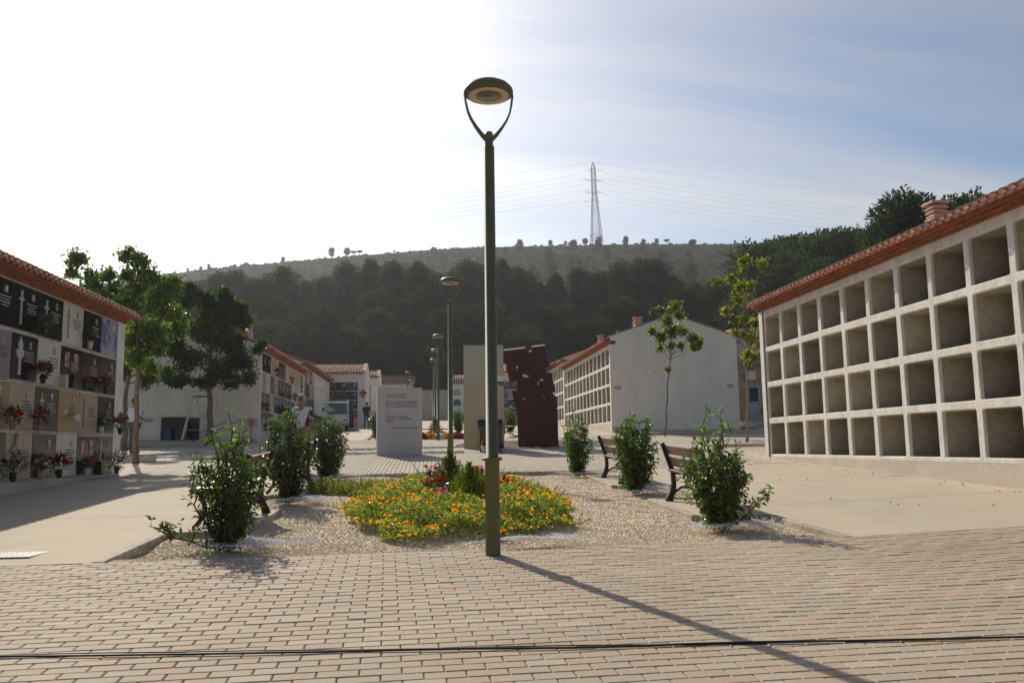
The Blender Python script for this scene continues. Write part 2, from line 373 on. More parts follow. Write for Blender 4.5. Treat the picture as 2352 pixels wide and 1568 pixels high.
M['leaf_pine_light'] = leafmat('leaf_pine_light', (.055, .080, .025), (.02, .034, .013), .7, .28, spec=.2)
M['leaf_scrub'] = leafmat('leaf_scrub', (.058, .074, .030), (.022, .034, .014), .9, .12, spec=.1)
M['bark'] = mat('bark', (.17, .125, .09), .9, .25, 12, fine=.2, bump=.6, stretch=(3, 3, .6))
M['bark_pale'] = mat('bark_pale', (.24, .19, .14), .9, .25, 12, fine=.2, bump=.5, stretch=(3, 3, .6))
M['bark_pine'] = mat('bark_pine', (.10, .075, .06), .95, .3, 6)
M['twig'] = mat('twig', (.10, .055, .03), .8, .2, 20)
M['pylon_steel'] = mat('pylon_steel', (.16, .18, .20), .6, .1, 1)
M['wire'] = mat('wire', (.35, .37, .40), .6)
M['skin'] = mat('skin', (.30, .16, .10), .6, .05, 5)
M['cloth_white'] = mat('cloth_white', (.68, .69, .72), .9, .08, 8, bump=.3, bscale=20)
M['cloth_green'] = mat('cloth_green', (.03, .07, .06), .9, .1, 8)
M['cloth_black'] = mat('cloth_black', (.015, .015, .018), .9, .1, 8)
M['cloth_tan'] = mat('cloth_tan', (.30, .19, .12), .9, .1, 8, bump=.3, bscale=20)
M['cloth_jeans'] = mat('cloth_jeans', (.06, .10, .16), .9, .15, 10)
M['cloth_grey'] = mat('cloth_grey', (.10, .11, .12), .9, .1, 8)
M['hair'] = mat('hair', (.02, .015, .012), .7)
M['hair_grey'] = mat('hair_grey', (.35, .33, .31), .7)
M['shoe'] = mat('shoe', (.02, .018, .016), .6)
M['van_white'] = mat('van_white', (.62, .64, .66), .3, .04, 2, coat=.5)
M['glass_dark'] = mat('glass_dark', (.10, .115, .12), .08, .3, 1.2, spec=.8)
M['rubber'] = mat('rubber', (.015, .015, .015), .8)
M['red_paint'] = mat('red_paint', (.45, .05, .03), .5)
M['amber'] = mat('amber', (.6, .2, .02), .3)
M['blue_plastic'] = mat('blue_plastic', (.01, .03, .12), .5)
M['alu'] = mat('alu', (.50, .48, .44), .5, .05, 5, metal=.3)
M['opening_shade'] = mat('opening_shade', (.06, .05, .042), .9, .15, 2)
M['sandstone'] = mat('sandstone', (.46, .32, .19), .9, .15, 4, fine=.12, fscale=30, bump=.5, obj=.14)
M['cream_render'] = mat('cream_render', (.50, .42, .32), .9, .08, 2)
M['blue_render'] = mat('blue_render', (.22, .30, .42), .9, .08, 2)
M['grey_paint'] = mat('grey_paint', (.33, .35, .36), .5, .05, 5)
M['sign_blue'] = mat('sign_blue', (.10, .30, .45), .5)
M['sign_white'] = mat('sign_white', (.70, .70, .68), .5)
M['dry_leaf'] = leafmat('dry_leaf', (.25, .11, .05), (.14, .06, .03), .8, .2)
M['ochre'] = mat('ochre', (.42, .30, .16), .9, .1, 1.5, fine=.05)
# ------------------------------------------------------------------ terrain
def grid_mesh(name, xs, ys, zf, mt, keep=None, smooth=True):
    X, Y = np.meshgrid(xs, ys); Z = zf(X, Y); V = np.stack([X, Y, Z], -1).reshape(-1, 3)
    nx, ny = len(xs), len(ys); i, j = np.meshgrid(np.arange(nx-1), np.arange(ny-1)); a = (j*nx+i).ravel()
    F = np.stack([a, a+1, a+nx+1, a+nx], 1)
    if keep is not None:
        c = V[F].mean(1); F = F[keep(c[:, 0], c[:, 1])]
    return np_mesh(name, V, F, mt, smooth=smooth)
xs = np.concatenate([np.linspace(-900, -120, 30), np.linspace(-110, -20, 16), [-14, -7, 0, 4.1, 6, 8.6, 14], np.linspace(20, 110, 16), np.linspace(120, 900, 30)])
ys = np.concatenate([np.linspace(-200, -60, 5), [-30, 0, 8, 19, 27, 35, 45, 60, 80, 95, 110], np.linspace(116, 396, 45), [400, 405, 412, 425, 450, 500, 600, 800, 1200, 2200]])
Mg = M['earth']
ground = link('ground', grid_mesh('ground', xs, ys, lambda x, y: np.where(y < 109, T(x, y)-.16, T(x, y)), Mg, keep=lambda x, y: y < 110)); tag(ground, 'pale bare ground under the paths and plaza of the cemetery', kind='structure')
M['hillside'] = mat('hillside', (.085, .070, .045), .98, scale=.07, col2=(.035, .042, .024), fine=.35, fscale=.8, bump=.6, bscale=.5, spec=0., coord='Object', stretch=(1, 1.6, 1))
hl = link('hillside', grid_mesh('hillside', xs, ys, T, M['hillside'], keep=lambda x, y: y > 110)); tag(hl, 'dry scrubby hillside rising behind the pine wood', kind='structure')

TH = math.atan(.05); PO = (0.0, 7.9)
def edge_y(x): return 7.9+.05*x
def sheet(name, x0, x1, y0, y1, dz, mt, label, nx=None, kind='structure', keep=None, slanted=False, zf=None):
    X = np.unique(np.concatenate([np.arange(x0, x1, .5), [x1, 4.1, 8.6]])); X = X[(X >= x0) & (X <= x1)]
    Yv = np.unique(np.concatenate([np.arange(y0, y1, .5), [y1, 19, 35]])); Yv = Yv[(Yv >= y0) & (Yv <= y1)]
    me = grid_mesh(name, X, Yv, zf or (lambda x, y: G(x, y)+dz), mt, keep)
    if slanted:
        co = np.zeros(len(me.vertices)*3, np.float32); me.vertices.foreach_get('co', co); co = co.reshape(-1, 3)
        k = co[:, 1] <= y0+1e-4; co[k, 1] = edge_y(co[k, 0]); co[k, 2] = G(co[k, 0], co[k, 1])+dz
        me.vertices.foreach_set('co', co.ravel()); me.update()
    o = link(name, me)
    return tag(o, label, kind=kind)

# front brick paving: a bed of sand, the 300 bricks that show largest as parts, the rest joined
paving = sheet('brick_paving', -12, 16, -3, 8.6, -.016, M['sand'], 'beige and pink brick paving across the foreground', keep=lambda x, y: y < edge_y(x)+.1)
def brick_geo(l, w, h, cb, full=True):
    X, Y = l/2, w/2; V = [(-X+cb, -Y+cb, 0), (X-cb, -Y+cb, 0), (X-cb, Y-cb, 0), (-X+cb, Y-cb, 0), (-X, -Y, -cb), (X, -Y, -cb), (X, Y, -cb), (-X, Y, -cb), (-X, -Y, -h), (X, -Y, -h), (X, Y, -h), (-X, Y, -h)]
    F = [(0, 1, 2, 3)]+[(i, 4+i, 4+(i+1) % 4, (i+1) % 4) for i in range(4)]
    if full: F += [(4+i, 8+i, 8+(i+1) % 4, 4+(i+1) % 4) for i in range(4)]
    else: V = V[:8]
    return np.array(V, float), np.array(F)
BL, BW = .208, .104
bv, bf = brick_geo(BL-.005, BW-.005, .035, .006)
cen = []
for k in range(66):
    b = -.06-BW*k
    for i in range(-52, 62):
        a = i*BL+(BL/2 if k % 2 else 0)
        cen.append((PO[0]+a*math.cos(TH)-b*math.sin(TH), PO[1]+a*math.sin(TH)+b*math.cos(TH)))
cen = np.array(cen)
CAMF = RC[:, 2]
def project(P):
    c = (np.asarray(P)-np.array([0, 0, EYE])) @ RC
    return CX+FPX*c[:, 0]/c[:, 2], CY-FPX*c[:, 1]/c[:, 2], c[:, 2]
P3 = np.column_stack([cen, G(cen[:, 0], cen[:, 1])]); px_, py_, dd = project(P3)
vis = (dd > .5) & (px_ > -30) & (px_ < 2382) & (py_ < 1590) & (py_ > 0)
order = np.argsort(np.where(vis, dd, 1e9))[:300]; near = np.zeros(len(cen), bool); near[order] = True
SL = math.atan(.0368)
bm_me = np_mesh('paver', bv, bf, M['paver'])
for i in np.where(near)[0]:
    o = link('paver', bm_me, paving, (cen[i, 0], cen[i, 1], g(*cen[i])+random.uniform(-.0015, .0015)))
    o.rotation_euler = (Matrix.Rotation(SL+random.gauss(0, .004), 3, 'X') @ Matrix.Rotation(TH+random.gauss(0, .004), 3, 'Z')).to_euler()
def brick_field(name, cen, th, mt, v, f, r, jz=.0015, slope=None):
    n = len(cen); a = th+r.normal(0, .004, n); c, s = np.cos(a), np.sin(a)
    X = v[None, :, 0]*c[:, None]-v[None, :, 1]*s[:, None]+cen[:, 0, None]; Y = v[None, :, 0]*s[:, None]+v[None, :, 1]*c[:, None]+cen[:, 1, None]
    Z = G(X, Y)+v[None, :, 2]+r.normal(0, jz, n)[:, None]
    V = np.stack([X, Y, Z], -1).reshape(-1, 3); F = (f[None]+np.arange(n)[:, None, None]*len(v)).reshape(-1, 4)
    return np_mesh(name, V, F, mt)
rest = cen[~near]
o = link('pavers', brick_field('pavers', rest, TH, M['paver'], bv, bf, rng), paving); tag(o, kind='stuff')

# concrete paths left and right with the bench pads
LPAD = [(9.6, 11.9), (13.8, 16.2)]; RPAD = [(10.0, 12.25), (14.5, 16.75)]
sheet('left_path', -7.3, -2.95, 7.9, 18.6, 0, M['concrete'], 'pale concrete path beside the plaque wall', slanted=True)
sheet('right_path', 4.25, 8.75, 7.9, 18.6, 0, M['concrete'], 'pale concrete path beside the empty niches', slanted=True)
sheet('right_path_end', 8.0, 8.75, 18.6, 20.7, .004, M['concrete'], 'strip of concrete at the end of the niche wall')
sheet('left_path_end', -7.3, -6.6, 18.6, 20.2, .004, M['concrete'], 'strip of concrete at the end of the plaque wall')
for a, b in LPAD: sheet('bench_pad', -2.95, -2.12, a, b, .0, M['concrete'], 'concrete pad under a bench on the left')
for a, b in RPAD: sheet('bench_pad', 3.32, 4.25, a, b, .0, M['concrete'], 'concrete pad under a bench on the right')
# saw-cut joints of the concrete
def joint(x0, y0, x1, y1):
    n = 24; vs = []
    for i in range(n+1):
        x = x0+(x1-x0)*i/n; y = y0+(y1-y0)*i/n; z = g(x, y)+.003; vs += [(x, y-.006, z), (x, y+.006, z)]
    MB().add(vs, [(2*i, 2*i+1, 2*i+3, 2*i+2) for i in range(n)]).build('joint', M['joint'], jt)
M['joint'] = mat('joint', (.13, .11, .085), .95, .2, 8)
jt = bpy.data.objects.new('concrete_joints', None); COL.objects.link(jt); jt['kind'] = 'structure'
for a in ((4.26, 10.9, 8.58, 11.25), (4.26, 14.0, 8.58, 14.2), (4.26, 17.2, 8.58, 17.4), (-7.12, 11.2, -2.98, 11.3), (-7.12, 15.2, -2.98, 15.3), (-7.12, 18.5, -2.98, 18.52), (4.26, 18.5, 8.58, 18.52)): joint(*a)
# kerbs
kb = MB().box((0, 0, -.075), (.995, .10, .15), bev=.008); kerb_me = kb.mesh('kerb_stone', M['kerb'])
def kerb_line(root, x0, y0, x1, y1, dz=.006, step=1.0):
    L = math.hypot(x1-x0, y1-y0); n = max(1, round(L/step)); az = math.atan2(y1-y0, x1-x0)
    for i in range(n):
        t0, t1 = i/n, (i+1)/n; xa, ya = x0+(x1-x0)*t0, y0+(y1-y0)*t0; xb, yb = x0+(x1-x0)*t1, y0+(y1-y0)*t1
        za, zb = g(xa, ya)+dz, g(xb, yb)+dz
        o = link('kerb_stone', kerb_me, root, ((xa+xb)/2, (ya+yb)/2, (za+zb)/2)); o.rotation_euler = (0, -math.atan2(zb-za, L/n), az); o.scale = (L/n/1.0, 1, 1)
kr = thing('gravel_bed_kerb', (0, 0, 0), 'concrete kerb stones framing the near gravel bed with its bench pads', 'kerb')
yl = edge_y(-2.9)
for seg in [(-2.9, yl, -2.9, 9.6), (-2.85, 9.65, -2.02, 9.65), (-2.07, 9.7, -2.07, 11.85), (-2.02, 11.85, -2.85, 11.85), (-2.9, 11.9, -2.9, 13.8), (-2.85, 13.85, -2.02, 13.85), (-2.07, 13.9, -2.07, 16.15), (-2.02, 16.15, -2.85, 16.15), (-2.9, 16.2, -2.9, 18.45),
            (-2.85, 18.5, 4.15, 18.5), (4.2, edge_y(4.2), 4.2, 10.0), (4.15, 10.05, 3.32, 10.05), (3.27, 10.1, 3.27, 12.2), (3.32, 12.2, 4.15, 12.2), (4.2, 12.25, 4.2, 14.5), (4.15, 14.55, 3.32, 14.55), (3.27, 14.6, 3.27, 16.7), (3.32, 16.7, 4.15, 16.7), (4.2, 16.75, 4.2, 18.45)]:
    kerb_line(kr, *seg)
# gravel bed
def in_bed(x, y, m=0.0):
    ok = (y > edge_y(x)+.01) & (y < 18.45-m) & (x > -2.85+m) & (x < 4.15-m)
    for a, b in LPAD: ok &= ~((x < -2.02+m) & (y > a-m) & (y < b+m))
    for a, b in RPAD: ok &= ~((x > 3.22-m) & (y > a-m) & (y < b+m))
    return ok
def bedz(x, y):
    d = np.clip((y-edge_y(x))/.5, 0, 1)
    und = .018*np.sin(x*2.1+y*1.3)+.014*np.sin(x*4.7-y*3.1+1)+.008*np.sin(x*9+y*7)
    return G(x, y)-.012-.055*d+und*d
gx = np.linspace(-2.9, 4.2, 143); gyv = np.linspace(7.7, 18.5, 217)
gb = link('gravel_bed', grid_mesh('gravel_bed', gx, gyv, bedz, M['gravel_base'], keep=lambda x, y: (y > edge_y(x)-.03)))
tag(gb, 'bed of coarse beige gravel in the middle of the avenue', kind='structure')
def pebbles(name, n, r, fn, size, mt, zfn, dens=None):
    P = []; tot = 0
    while tot < n:
        x, y = fn(n); k = in_bed(x, y, .02)
        P.append(np.stack([x[k], y[k]], 1)); tot += k.sum()
    C = np.concatenate(P)[:n]; s = r.uniform(*size, n)
    oc = np.array([(1, 0, 0), (0, 1, 0), (-1, 0, 0), (0, -1, 0), (0, 0, 1), (0, 0, -.6)], float); tri = np.array([(0, 1, 4), (1, 2, 4), (2, 3, 4), (3, 0, 4), (1, 0, 5), (2, 1, 5), (3, 2, 5), (0, 3, 5)])[:4 if n > 1e9 else 8]
    nrm, a, b = frames(n, r, 1.2); k = np.stack([a, b, nrm], 1)
    sc = s[:, None]*r.uniform(.55, 1.2, (n, 3)); sc[:, 2] *= .7
    V = np.einsum('vi,nij->nvj', oc, k*sc[:, :, None]); V[..., 0] += C[:, None, 0]; V[..., 1] += C[:, None, 1]; V[..., 2] += (zfn(C[:, 0], C[:, 1])+s*.25)[:, None]
    V += r.normal(0, .0012, V.shape)
    F = (tri[None]+np.arange(n)[:, None, None]*6).reshape(-1, 3)
    return np_mesh(name, V.reshape(-1, 3), F, mt)
def bedfn(n): 
    y = 7.6+10.9*rng.random(n)**1.9
    return rng.uniform(-2.9, 4.2, n), y
o = link('gravel', pebbles('gravel', 68000, rng, bedfn, (.006, .0125), M['pebble'], bedz)); tag(o, 'loose beige and cream gravel stones covering the bed', 'gravel', kind='stuff')
SHR = [(-1.97, 8.55), (-2.12, 12.94), (-2.1, 17.85), (3.23, 9.15), (3.4, 13.55), (3.2, 17.9), (.75, 8.15)]
def wz(x, y):
    z = bedz(x, y)
    for (a, b) in SHR: z = z+.010+.050*np.exp(-(((x-a-.12)/.34)**2+((y-b+.02)/.25)**2))
    return z
def wfn(n):
    k = rng.integers(0, len(SHR), n); c = np.array(SHR)[k]; w = np.where(k == 6, .22, .27)
    ox = np.where(k == 6, .25, .18)
    return c[:, 0]+ox+rng.normal(0, 1, n)*w, c[:, 1]+.03+rng.normal(0, 1, n)*.17
wg = link('white_gravel', pebbles('white_gravel', 26000, rng, wfn, (.006, .011), M['white_pebble'], wz)); tag(wg, 'white marble chips heaped round the foot of each shrub', 'gravel', kind='stuff')

# plaza beyond the bed, cross streets either side
plaza = sheet('plaza_paving', -30, 30, 18.55, 35.4, -.016, M['sand'], 'light block paving of the plaza round the monument')
pv, pf = brick_geo(BW-.007, BL-.006, .03, .006, False)
cx_ = np.arange(-13.5, 14.5, BW); rows_ = np.arange(18.7, 35.35, BL)
XX, YY = np.meshgrid(cx_, rows_); YY = YY+np.where(np.round(XX/BW).astype(int) % 2 == 0, 0, BL/2)
pc = np.stack([XX.ravel(), YY.ravel()], 1)
def cobble_zone(x, y):
    a = (y > 25.6) & (y < 26.9) & (x > -5.2) & (x < 1.1)
    b = (y > 28.6+.25*x) & (y < 29.7+.2*x) & (x > -5.2) & (x < 1.4)
    c = (np.hypot((x-4.0), (y-30.2)/1.1) < 3.0) & (y > 27.2) & (x > 1.0)
    return a | b | c
pc = pc[~cobble_zone(pc[:, 0], pc[:, 1]) & (pc[:, 1] < 35.3)]
o = link('pavers', brick_field('pavers', pc, 0, M['paver_far'], pv, pf, rng), plaza); tag(o, kind='stuff')
# rough cobbles set in the plaza
n = 9000; cxy = np.stack([rng.uniform(-5.3, 7.2, n), rng.uniform(25.2, 33.8, n)], 1); cxy = cxy[cobble_zone(cxy[:, 0], cxy[:, 1])]
n = len(cxy); hv = np.array([(math.cos(a)*q, math.sin(a)*q, z) for q, z in ((1, 0), (.6, .55)) for a in np.arange(6)*math.pi/3]); hf = np.array([(i, (i+1) % 6, 6+(i+1) % 6, 6+i) for i in range(6)]+[(6, 7, 8, 9), (6, 9, 10, 11)])
s_ = rng.uniform(.04, .075, n); an = rng.uniform(0, 6.3, n)
X = (hv[None, :, 0]*np.cos(an)[:, None]-hv[None, :, 1]*np.sin(an)[:, None]*.8)*s_[:, None]+cxy[:, 0, None]
Y = (hv[None, :, 0]*np.sin(an)[:, None]+hv[None, :, 1]*np.cos(an)[:, None]*.8)*s_[:, None]+cxy[:, 1, None]
Z = G(X, Y)-.02+hv[None, :, 2]*s_[:, None]*rng.uniform(.6, 1.2, n)[:, None]
V = np.stack([X, Y, Z], -1).reshape(-1, 3); F = (hf[None]+np.arange(n)[:, None, None]*12).reshape(-1, 4)
o = link('cobbles', np_mesh('cobbles', V, F, M['cobble']), plaza); tag(o, kind='stuff')
# avenue beyond the plaza and side streets
sheet('far_avenue', -7.2, 8.7, 35.4, 62, 0, M['concrete'], 'pale concrete avenue beyond the plaza', keep=lambda x, y: ~((x > -2.8) & (x < 4.1) & (y > 36.0) & (y < 55)))
sheet('far_court', -30, 30, 62, 100, 0, M['concrete'], 'pale paved court at the far end of the avenue')
sheet('far_gravel_bed', -2.9, 4.2, 36, 55, -.06, M['gravel_base'], 'second gravel bed beyond the monument')
kf = thing('far_bed_kerb', (0, 0, 0), 'kerb stones framing the second gravel bed beyond the monument', 'kerb')
for seg in [(-2.85, 36.0, 4.15, 36.0), (-2.85, 36, -2.85, 48), (4.15, 36, 4.15, 48)]: kerb_line(kf, *seg)
sheet('left_street', -40, -13.5, 18.6, 35.3, -.006, M['asphalt'], 'grey street crossing on the left')
sheet('left_pavement', -13.3, -7.25, 31.9, 35.9, .11, M['kerb'], 'raised pavement in the shade of the left gable wall', zf=lambda x, y: G(x, y)+.11)
sheet('right_pavement', 8.7, 15.5, 34.6, 38.3, .10, M['kerb'], 'raised pavement in the shade of the right gable wall', zf=lambda x, y: G(x, y)+.10)
sheet('right_street', 14.6, 60, 18.6, 43, .004, M['asphalt'], 'asphalt street crossing on the right')
kl = thing('street_kerb', (0, 0, 0), 'kerb along the raised pavement under the left gable wall', 'kerb'); kerb_line(kl, -13.3, 31.85, -7.25, 31.85, .12)
kl = thing('street_kerb', (0, 0, 0), 'kerb along the raised pavement under the right gable wall', 'kerb'); kerb_line(kl, 8.7, 34.55, 15.5, 34.55, .11); 
kl = thing('street_kerb', (0, 0, 0), 'kerb by the tall tree trunk beside the plaque wall', 'kerb'); kerb_line(kl, -13.5, 23.0, -7.4, 23.6, .10)
kl = thing('street_kerb', (0, 0, 0), 'low kerb past the end of the empty niche wall', 'kerb'); kerb_line(kl, 8.8, 25.2, 16, 25.6, .10)
# ------------------------------------------------------------------ columbarium buildings
def mapper(side):
    """(u along the facade, w into the building, z) to local x, y, z"""
    if side == 'R': return lambda u, w, z: (w, u, z)
    if side == 'L': return lambda u, w, z: (-w, u, z)
    return lambda u, w, z: (u, w, z)            # front facing the camera
def ubox(mb, mp, u0, u1, w0, w1, z0, z1, mi=0):
    vs = [mp(u, w, z) for z in (z0, z1) for w in (w0, w1) for u in (u0, u1)]
    return mb.add(vs, [(0, 2, 3, 1), (4, 5, 7, 6), (0, 1, 5, 4), (2, 6, 7, 3), (0, 4, 6, 2), (1, 3, 7, 5)], mi)
def rrect(u0, u1, z0, z1, r, n=3):
    pts = []
    for cu, cz, a0 in ((u1-r, z0+r, -90), (u1-r, z1-r, 0), (u0+r, z1-r, 90), (u0+r, z0+r, 180)):
        for k in range(n+1):
            a = R(a0+90*k/n); pts.append((cu+r*math.cos(a), cz+r*math.sin(a)))
    return pts
def frame_grid(mp, u0, cols, du, rows, dz, zb, tp, tr, w_front, depth, rad):
    """white grid: rounded openings with a short reveal; cells share edges"""
    mb = MB()
    for i in range(cols):
        for j in range(rows):
            a0, a1 = u0+i*du, u0+(i+1)*du; b0, b1 = zb+j*dz, zb+(j+1)*dz
            j1, j2 = random.uniform(-.009, .009), random.uniform(-.009, .009)
            o = rrect(a0+tp/2+j1, a1-tp/2+j2, b0+tr/2+j1, b1-tr/2+j2, rad); n = len(o)
            q = []
            for (u, z) in o:                       # outer square point for every inner point
                cu, cz = (a0+a1)/2, (b0+b1)/2; t = 1/max(abs(u-cu)/((a1-a0)/2), abs(z-cz)/((b1-b0)/2)); q.append((cu+(u-cu)*t, cz+(z-cz)*t))
            corners = [(a1, b0), (a1, b1), (a0, b1), (a0, b0)]
            vs = [mp(u, w_front, z) for u, z in q]+[mp(u, w_front, z) for u, z in o]+[mp(u, w_front+.012, z) for u, z in rrect(a0+tp/2+j1+.012, a1-tp/2+j2-.012, b0+tr/2+j1+.012, b1-tr/2+j2-.012, rad)]+[mp(u, w_front+depth, z) for u, z in rrect(a0+tp/2+.014, a1-tp/2-.014, b0+tr/2+.014, b1-tr/2-.014, rad)]
            fs = []
            for k in range(n):
                l = (k+1) % n
                if k == n-1 or abs(q[k][0]-q[l][0]) < 1e-6 or abs(q[k][1]-q[l][1]) < 1e-6: fs.append((k, l, n+l, n+k))
                else: fs.append((k, l, n+l, n+k))
                fs.append((n+k, n+l, 2*n+l, 2*n+k)); fs.append((2*n+k, 2*n+l, 3*n+l, 3*n+k))
            # fill the four corner triangles
            nb = len(vs)
            for ci, (cu, cz) in enumerate(corners):
                seg = [k for k in range(ci*(n//4), (ci+1)*(n//4)-1)]
                for k in seg:
                    A, B = q[k], q[k+1]
                    if abs(A[0]-B[0]) > 1e-6 and abs(A[1]-B[1]) > 1e-6:
                        vs.append(mp(cu, w_front, cz)); fs.append((k, nb, k+1)); nb += 1
            mb.add(vs, fs)
    return mb
tileM = {}
def tile_mesh(detail=True):
    if detail in tileM: return tileM[detail]
    mb = MB(); n = 8; L = .42; vs = []; fs = []
    for (x, rr) in ((0, .088), (L, .076)):
        for s2 in (0, .016):
            for k in range(n+1):
                a = math.pi*k/n; vs.append((x, (rr-s2)*math.cos(a), (rr-s2)*math.sin(a)*1.05))
    m = n+1
    for k in range(n):
        fs += [(k, k+1, 2*m+k+1, 2*m+k), (m+k, 3*m+k, 3*m+k+1, m+k+1), (k, m+k, m+k+1, k+1)]
    mb.add(vs, fs, 0, False)
    if detail:                                   # mortar plug set back in the open end
        v2 = [(.004, (.074)*math.cos(math.pi*k/n), .082*math.sin(math.pi*k/n)) for k in range(m)]; mb.add(v2, [tuple(range(m))], 1)
        v3 = [(x, .080*math.cos(math.pi*k/n), -.058*math.sin(math.pi*k/n)+.008) for x in (-.05, .30) for k in range(m)]
        mb.add(v3, [(k, k+1, m+k+1, m+k) for k in range(n)]+[tuple(range(m))], 0)
    tileM[detail] = mb.mesh('roof_tile', [M['terracotta'], M['mortar']]); return tileM[detail]
def columbarium(name, loc, side, length, label, cat='building', u_first=0.0, cols=12, du=1.02, rows=4, dz=.9, zb=1.0, zg=0.0, tp=.12, tr=.115, cornice='brick_red', wall_end=.35, half=3.1, rise=.32,
                plaques=None, cells=None, tiles=40, gable_near=None, chim=(), group=None, far_end=True, parapet=.12, eave=.34, beam=.12):
    """row of burial niches; local origin at the near corner of the facade at datum height loc.z. u runs along the facade"""
    mp = mapper(side); t = thing(name, loc, label, cat, group)
    u1 = length; zt = zb+rows*dz; ze = zt+beam
    # frame
    fg = frame_grid(mp, u_first, cols, du, rows, dz, zb, tp, tr, 0, .06, .04 if plaques is None else .02)
    ue = u_first+cols*du
    ubox(fg, mp, u_first, ue, -.0, .3, zt, ze)
    if far_end: ubox(fg, mp, ue, u1, -.03, 2.6, zg-1.5, ze)
    if u_first > 0: ubox(fg, mp, 0, u_first, -.03, 2.6, zg-1.5, ze)
    fg.build('niche_frame', M['frame_white'], t)
    pb = MB(); ubox(pb, mp, u_first, ue, -.01, .4, zg-1.5, zb-.003); pb.build('base_wall', M['plinth_render'], t)
    # niches
    if plaques is None:
        nb = MB(); r_ = rrect(tp/2+.013, du-tp/2-.013, tr/2+.013, dz-tr/2-.013, .04); n = len(r_)
        vs = [mp(u-.03*(1 if u > du/2 else -1)*-1, .061, z) for u, z in r_]+[mp(u, 2.3, z) for u, z in r_]
        nb.add(vs, [(k, (k+1) % n, n+(k+1) % n, n+k) for k in range(n)]+[tuple(range(n, 2*n))])
        nb.add([mp(u, .0605, z) for u, z in ((0.005, .005), (du-.005, .005), (du-.005, dz-.005), (.005, dz-.005))]+[mp(u, .0605, z) for u, z in r_], [])
        nm = nb.mesh('niche', M['niche_grey'])
        for i in range(cols):
            for j in range(rows):
                u = u_first+i*du; link('niche', nm, t, mp(u, 0, zb+j*dz))
    else:
        plaques(t, mp)
    # cornice of projecting brick courses
    for k, (pr, zz) in enumerate(((.05, 0), (.12, .052), (.20, .104))):
        c = MB(); ubox(c, mp, -.02 if u_first > 0 else 0, u1+.02, -pr, .25, ze+zz+.002, ze+zz+.049); c.build('cornice_course', M[cornice], t)
    ez = ze+.175
    # roof slabs
    rb = MB(); W = half
    ridge = ez+W*rise
    def slab(wa, za, wb, zb_, th):
        vs = [mp(u, w, z) for u in (0.12, u1-.12) for (w, z) in ((wa, za), (wb, zb_), (wb, zb_-th), (wa, za-th))]
        rb.add(vs, [(0, 1, 5, 4), (2, 3, 7, 6), (0, 4, 7, 3), (1, 2, 6, 5), (0, 3, 2, 1), (4, 5, 6, 7)])
    slab(-eave+.12, ez-.02, W, ridge, .07); slab(2*W+eave-.12, ez-.02, W, ridge, .07)
    rb.build('roof', M['terracotta'], t)
    # eave tiles one by one, the courses behind joined
    tm = tile_mesh(True); n = int((u1-.1)/.205); th = math.atan(rise)
    base = {'R': 0, 'L': math.pi, 'F': math.pi/2}[side]
    for i in range(min(n, tiles)):
        u = u1-.12-.205*i if side != 'F' else .12+.205*i
        x, y, z = mp(u, -eave, ez-.02); o = link('roof_tile', tm, t, (x, y, z))
        o.rotation_euler = (Matrix.Rotation(base+random.gauss(0, .03), 3, 'Z') @ Matrix.Rotation(-th+random.gauss(0, .02), 3, 'Y')).to_euler()
    tb = MB(); src = tile_mesh(False); sv = [tuple(v.co) for v in src.vertices]; sf = [tuple(p.vertices) for p in src.polygons]
    crs = int((W/math.cos(th))/.33)
    for i in range(n):
        if side == 'F' or i < tiles:
            u = u1-.12-.205*i if side != 'F' else .12+.205*i
            x, y, z = mp(u, -eave-.01, ez-.035)                       # pan tile under each gap
            for c in range(0 if side == 'F' else 0, crs):
                k = (.33*(c+1)); mtx = Matrix.Rotation(base, 3, 'Z') @ Matrix.Rotation(-th, 3, 'Y')
                p = mp(u, -eave+k*math.cos(th), ez-.02+k*math.sin(th)+.008)
                if c+1 < crs: tb.add([tuple(mtx @ Vector(v)+Vector(p)) for v in sv], sf)
    tb2 = MB()
    for i in range(n):
        u = u1-.12-.205*(i+.5) if side != 'F' else .12+.205*(i+.5)
        if i < tiles or side == 'F':
            mtx = Matrix.Rotation(base, 3, 'Z') @ Matrix.Rotation(-th, 3, 'Y'); p = mp(u, -eave+.05, ez+.045)
            tb.add([tuple(mtx @ Vector((v[0], v[1]*.9, -v[2]*.8))+Vector(p)) for v in sv], sf)
            tb2.add([mp(u+.07, -eave+.12, ez-.03), mp(u-.07, -eave+.12, ez-.03), mp(u-.05, -eave+.12, ez+.025), mp(u+.05, -eave+.12, ez+.025)], [(0, 1, 2, 3)])
    o = tb.build('roof_tile_courses', M['terracotta'] if side != 'F' else M['old_tile'], t); o['kind'] = 'stuff'
    tb2.build('mortar_bed', M['mortar'], t)['kind'] = 'stuff'
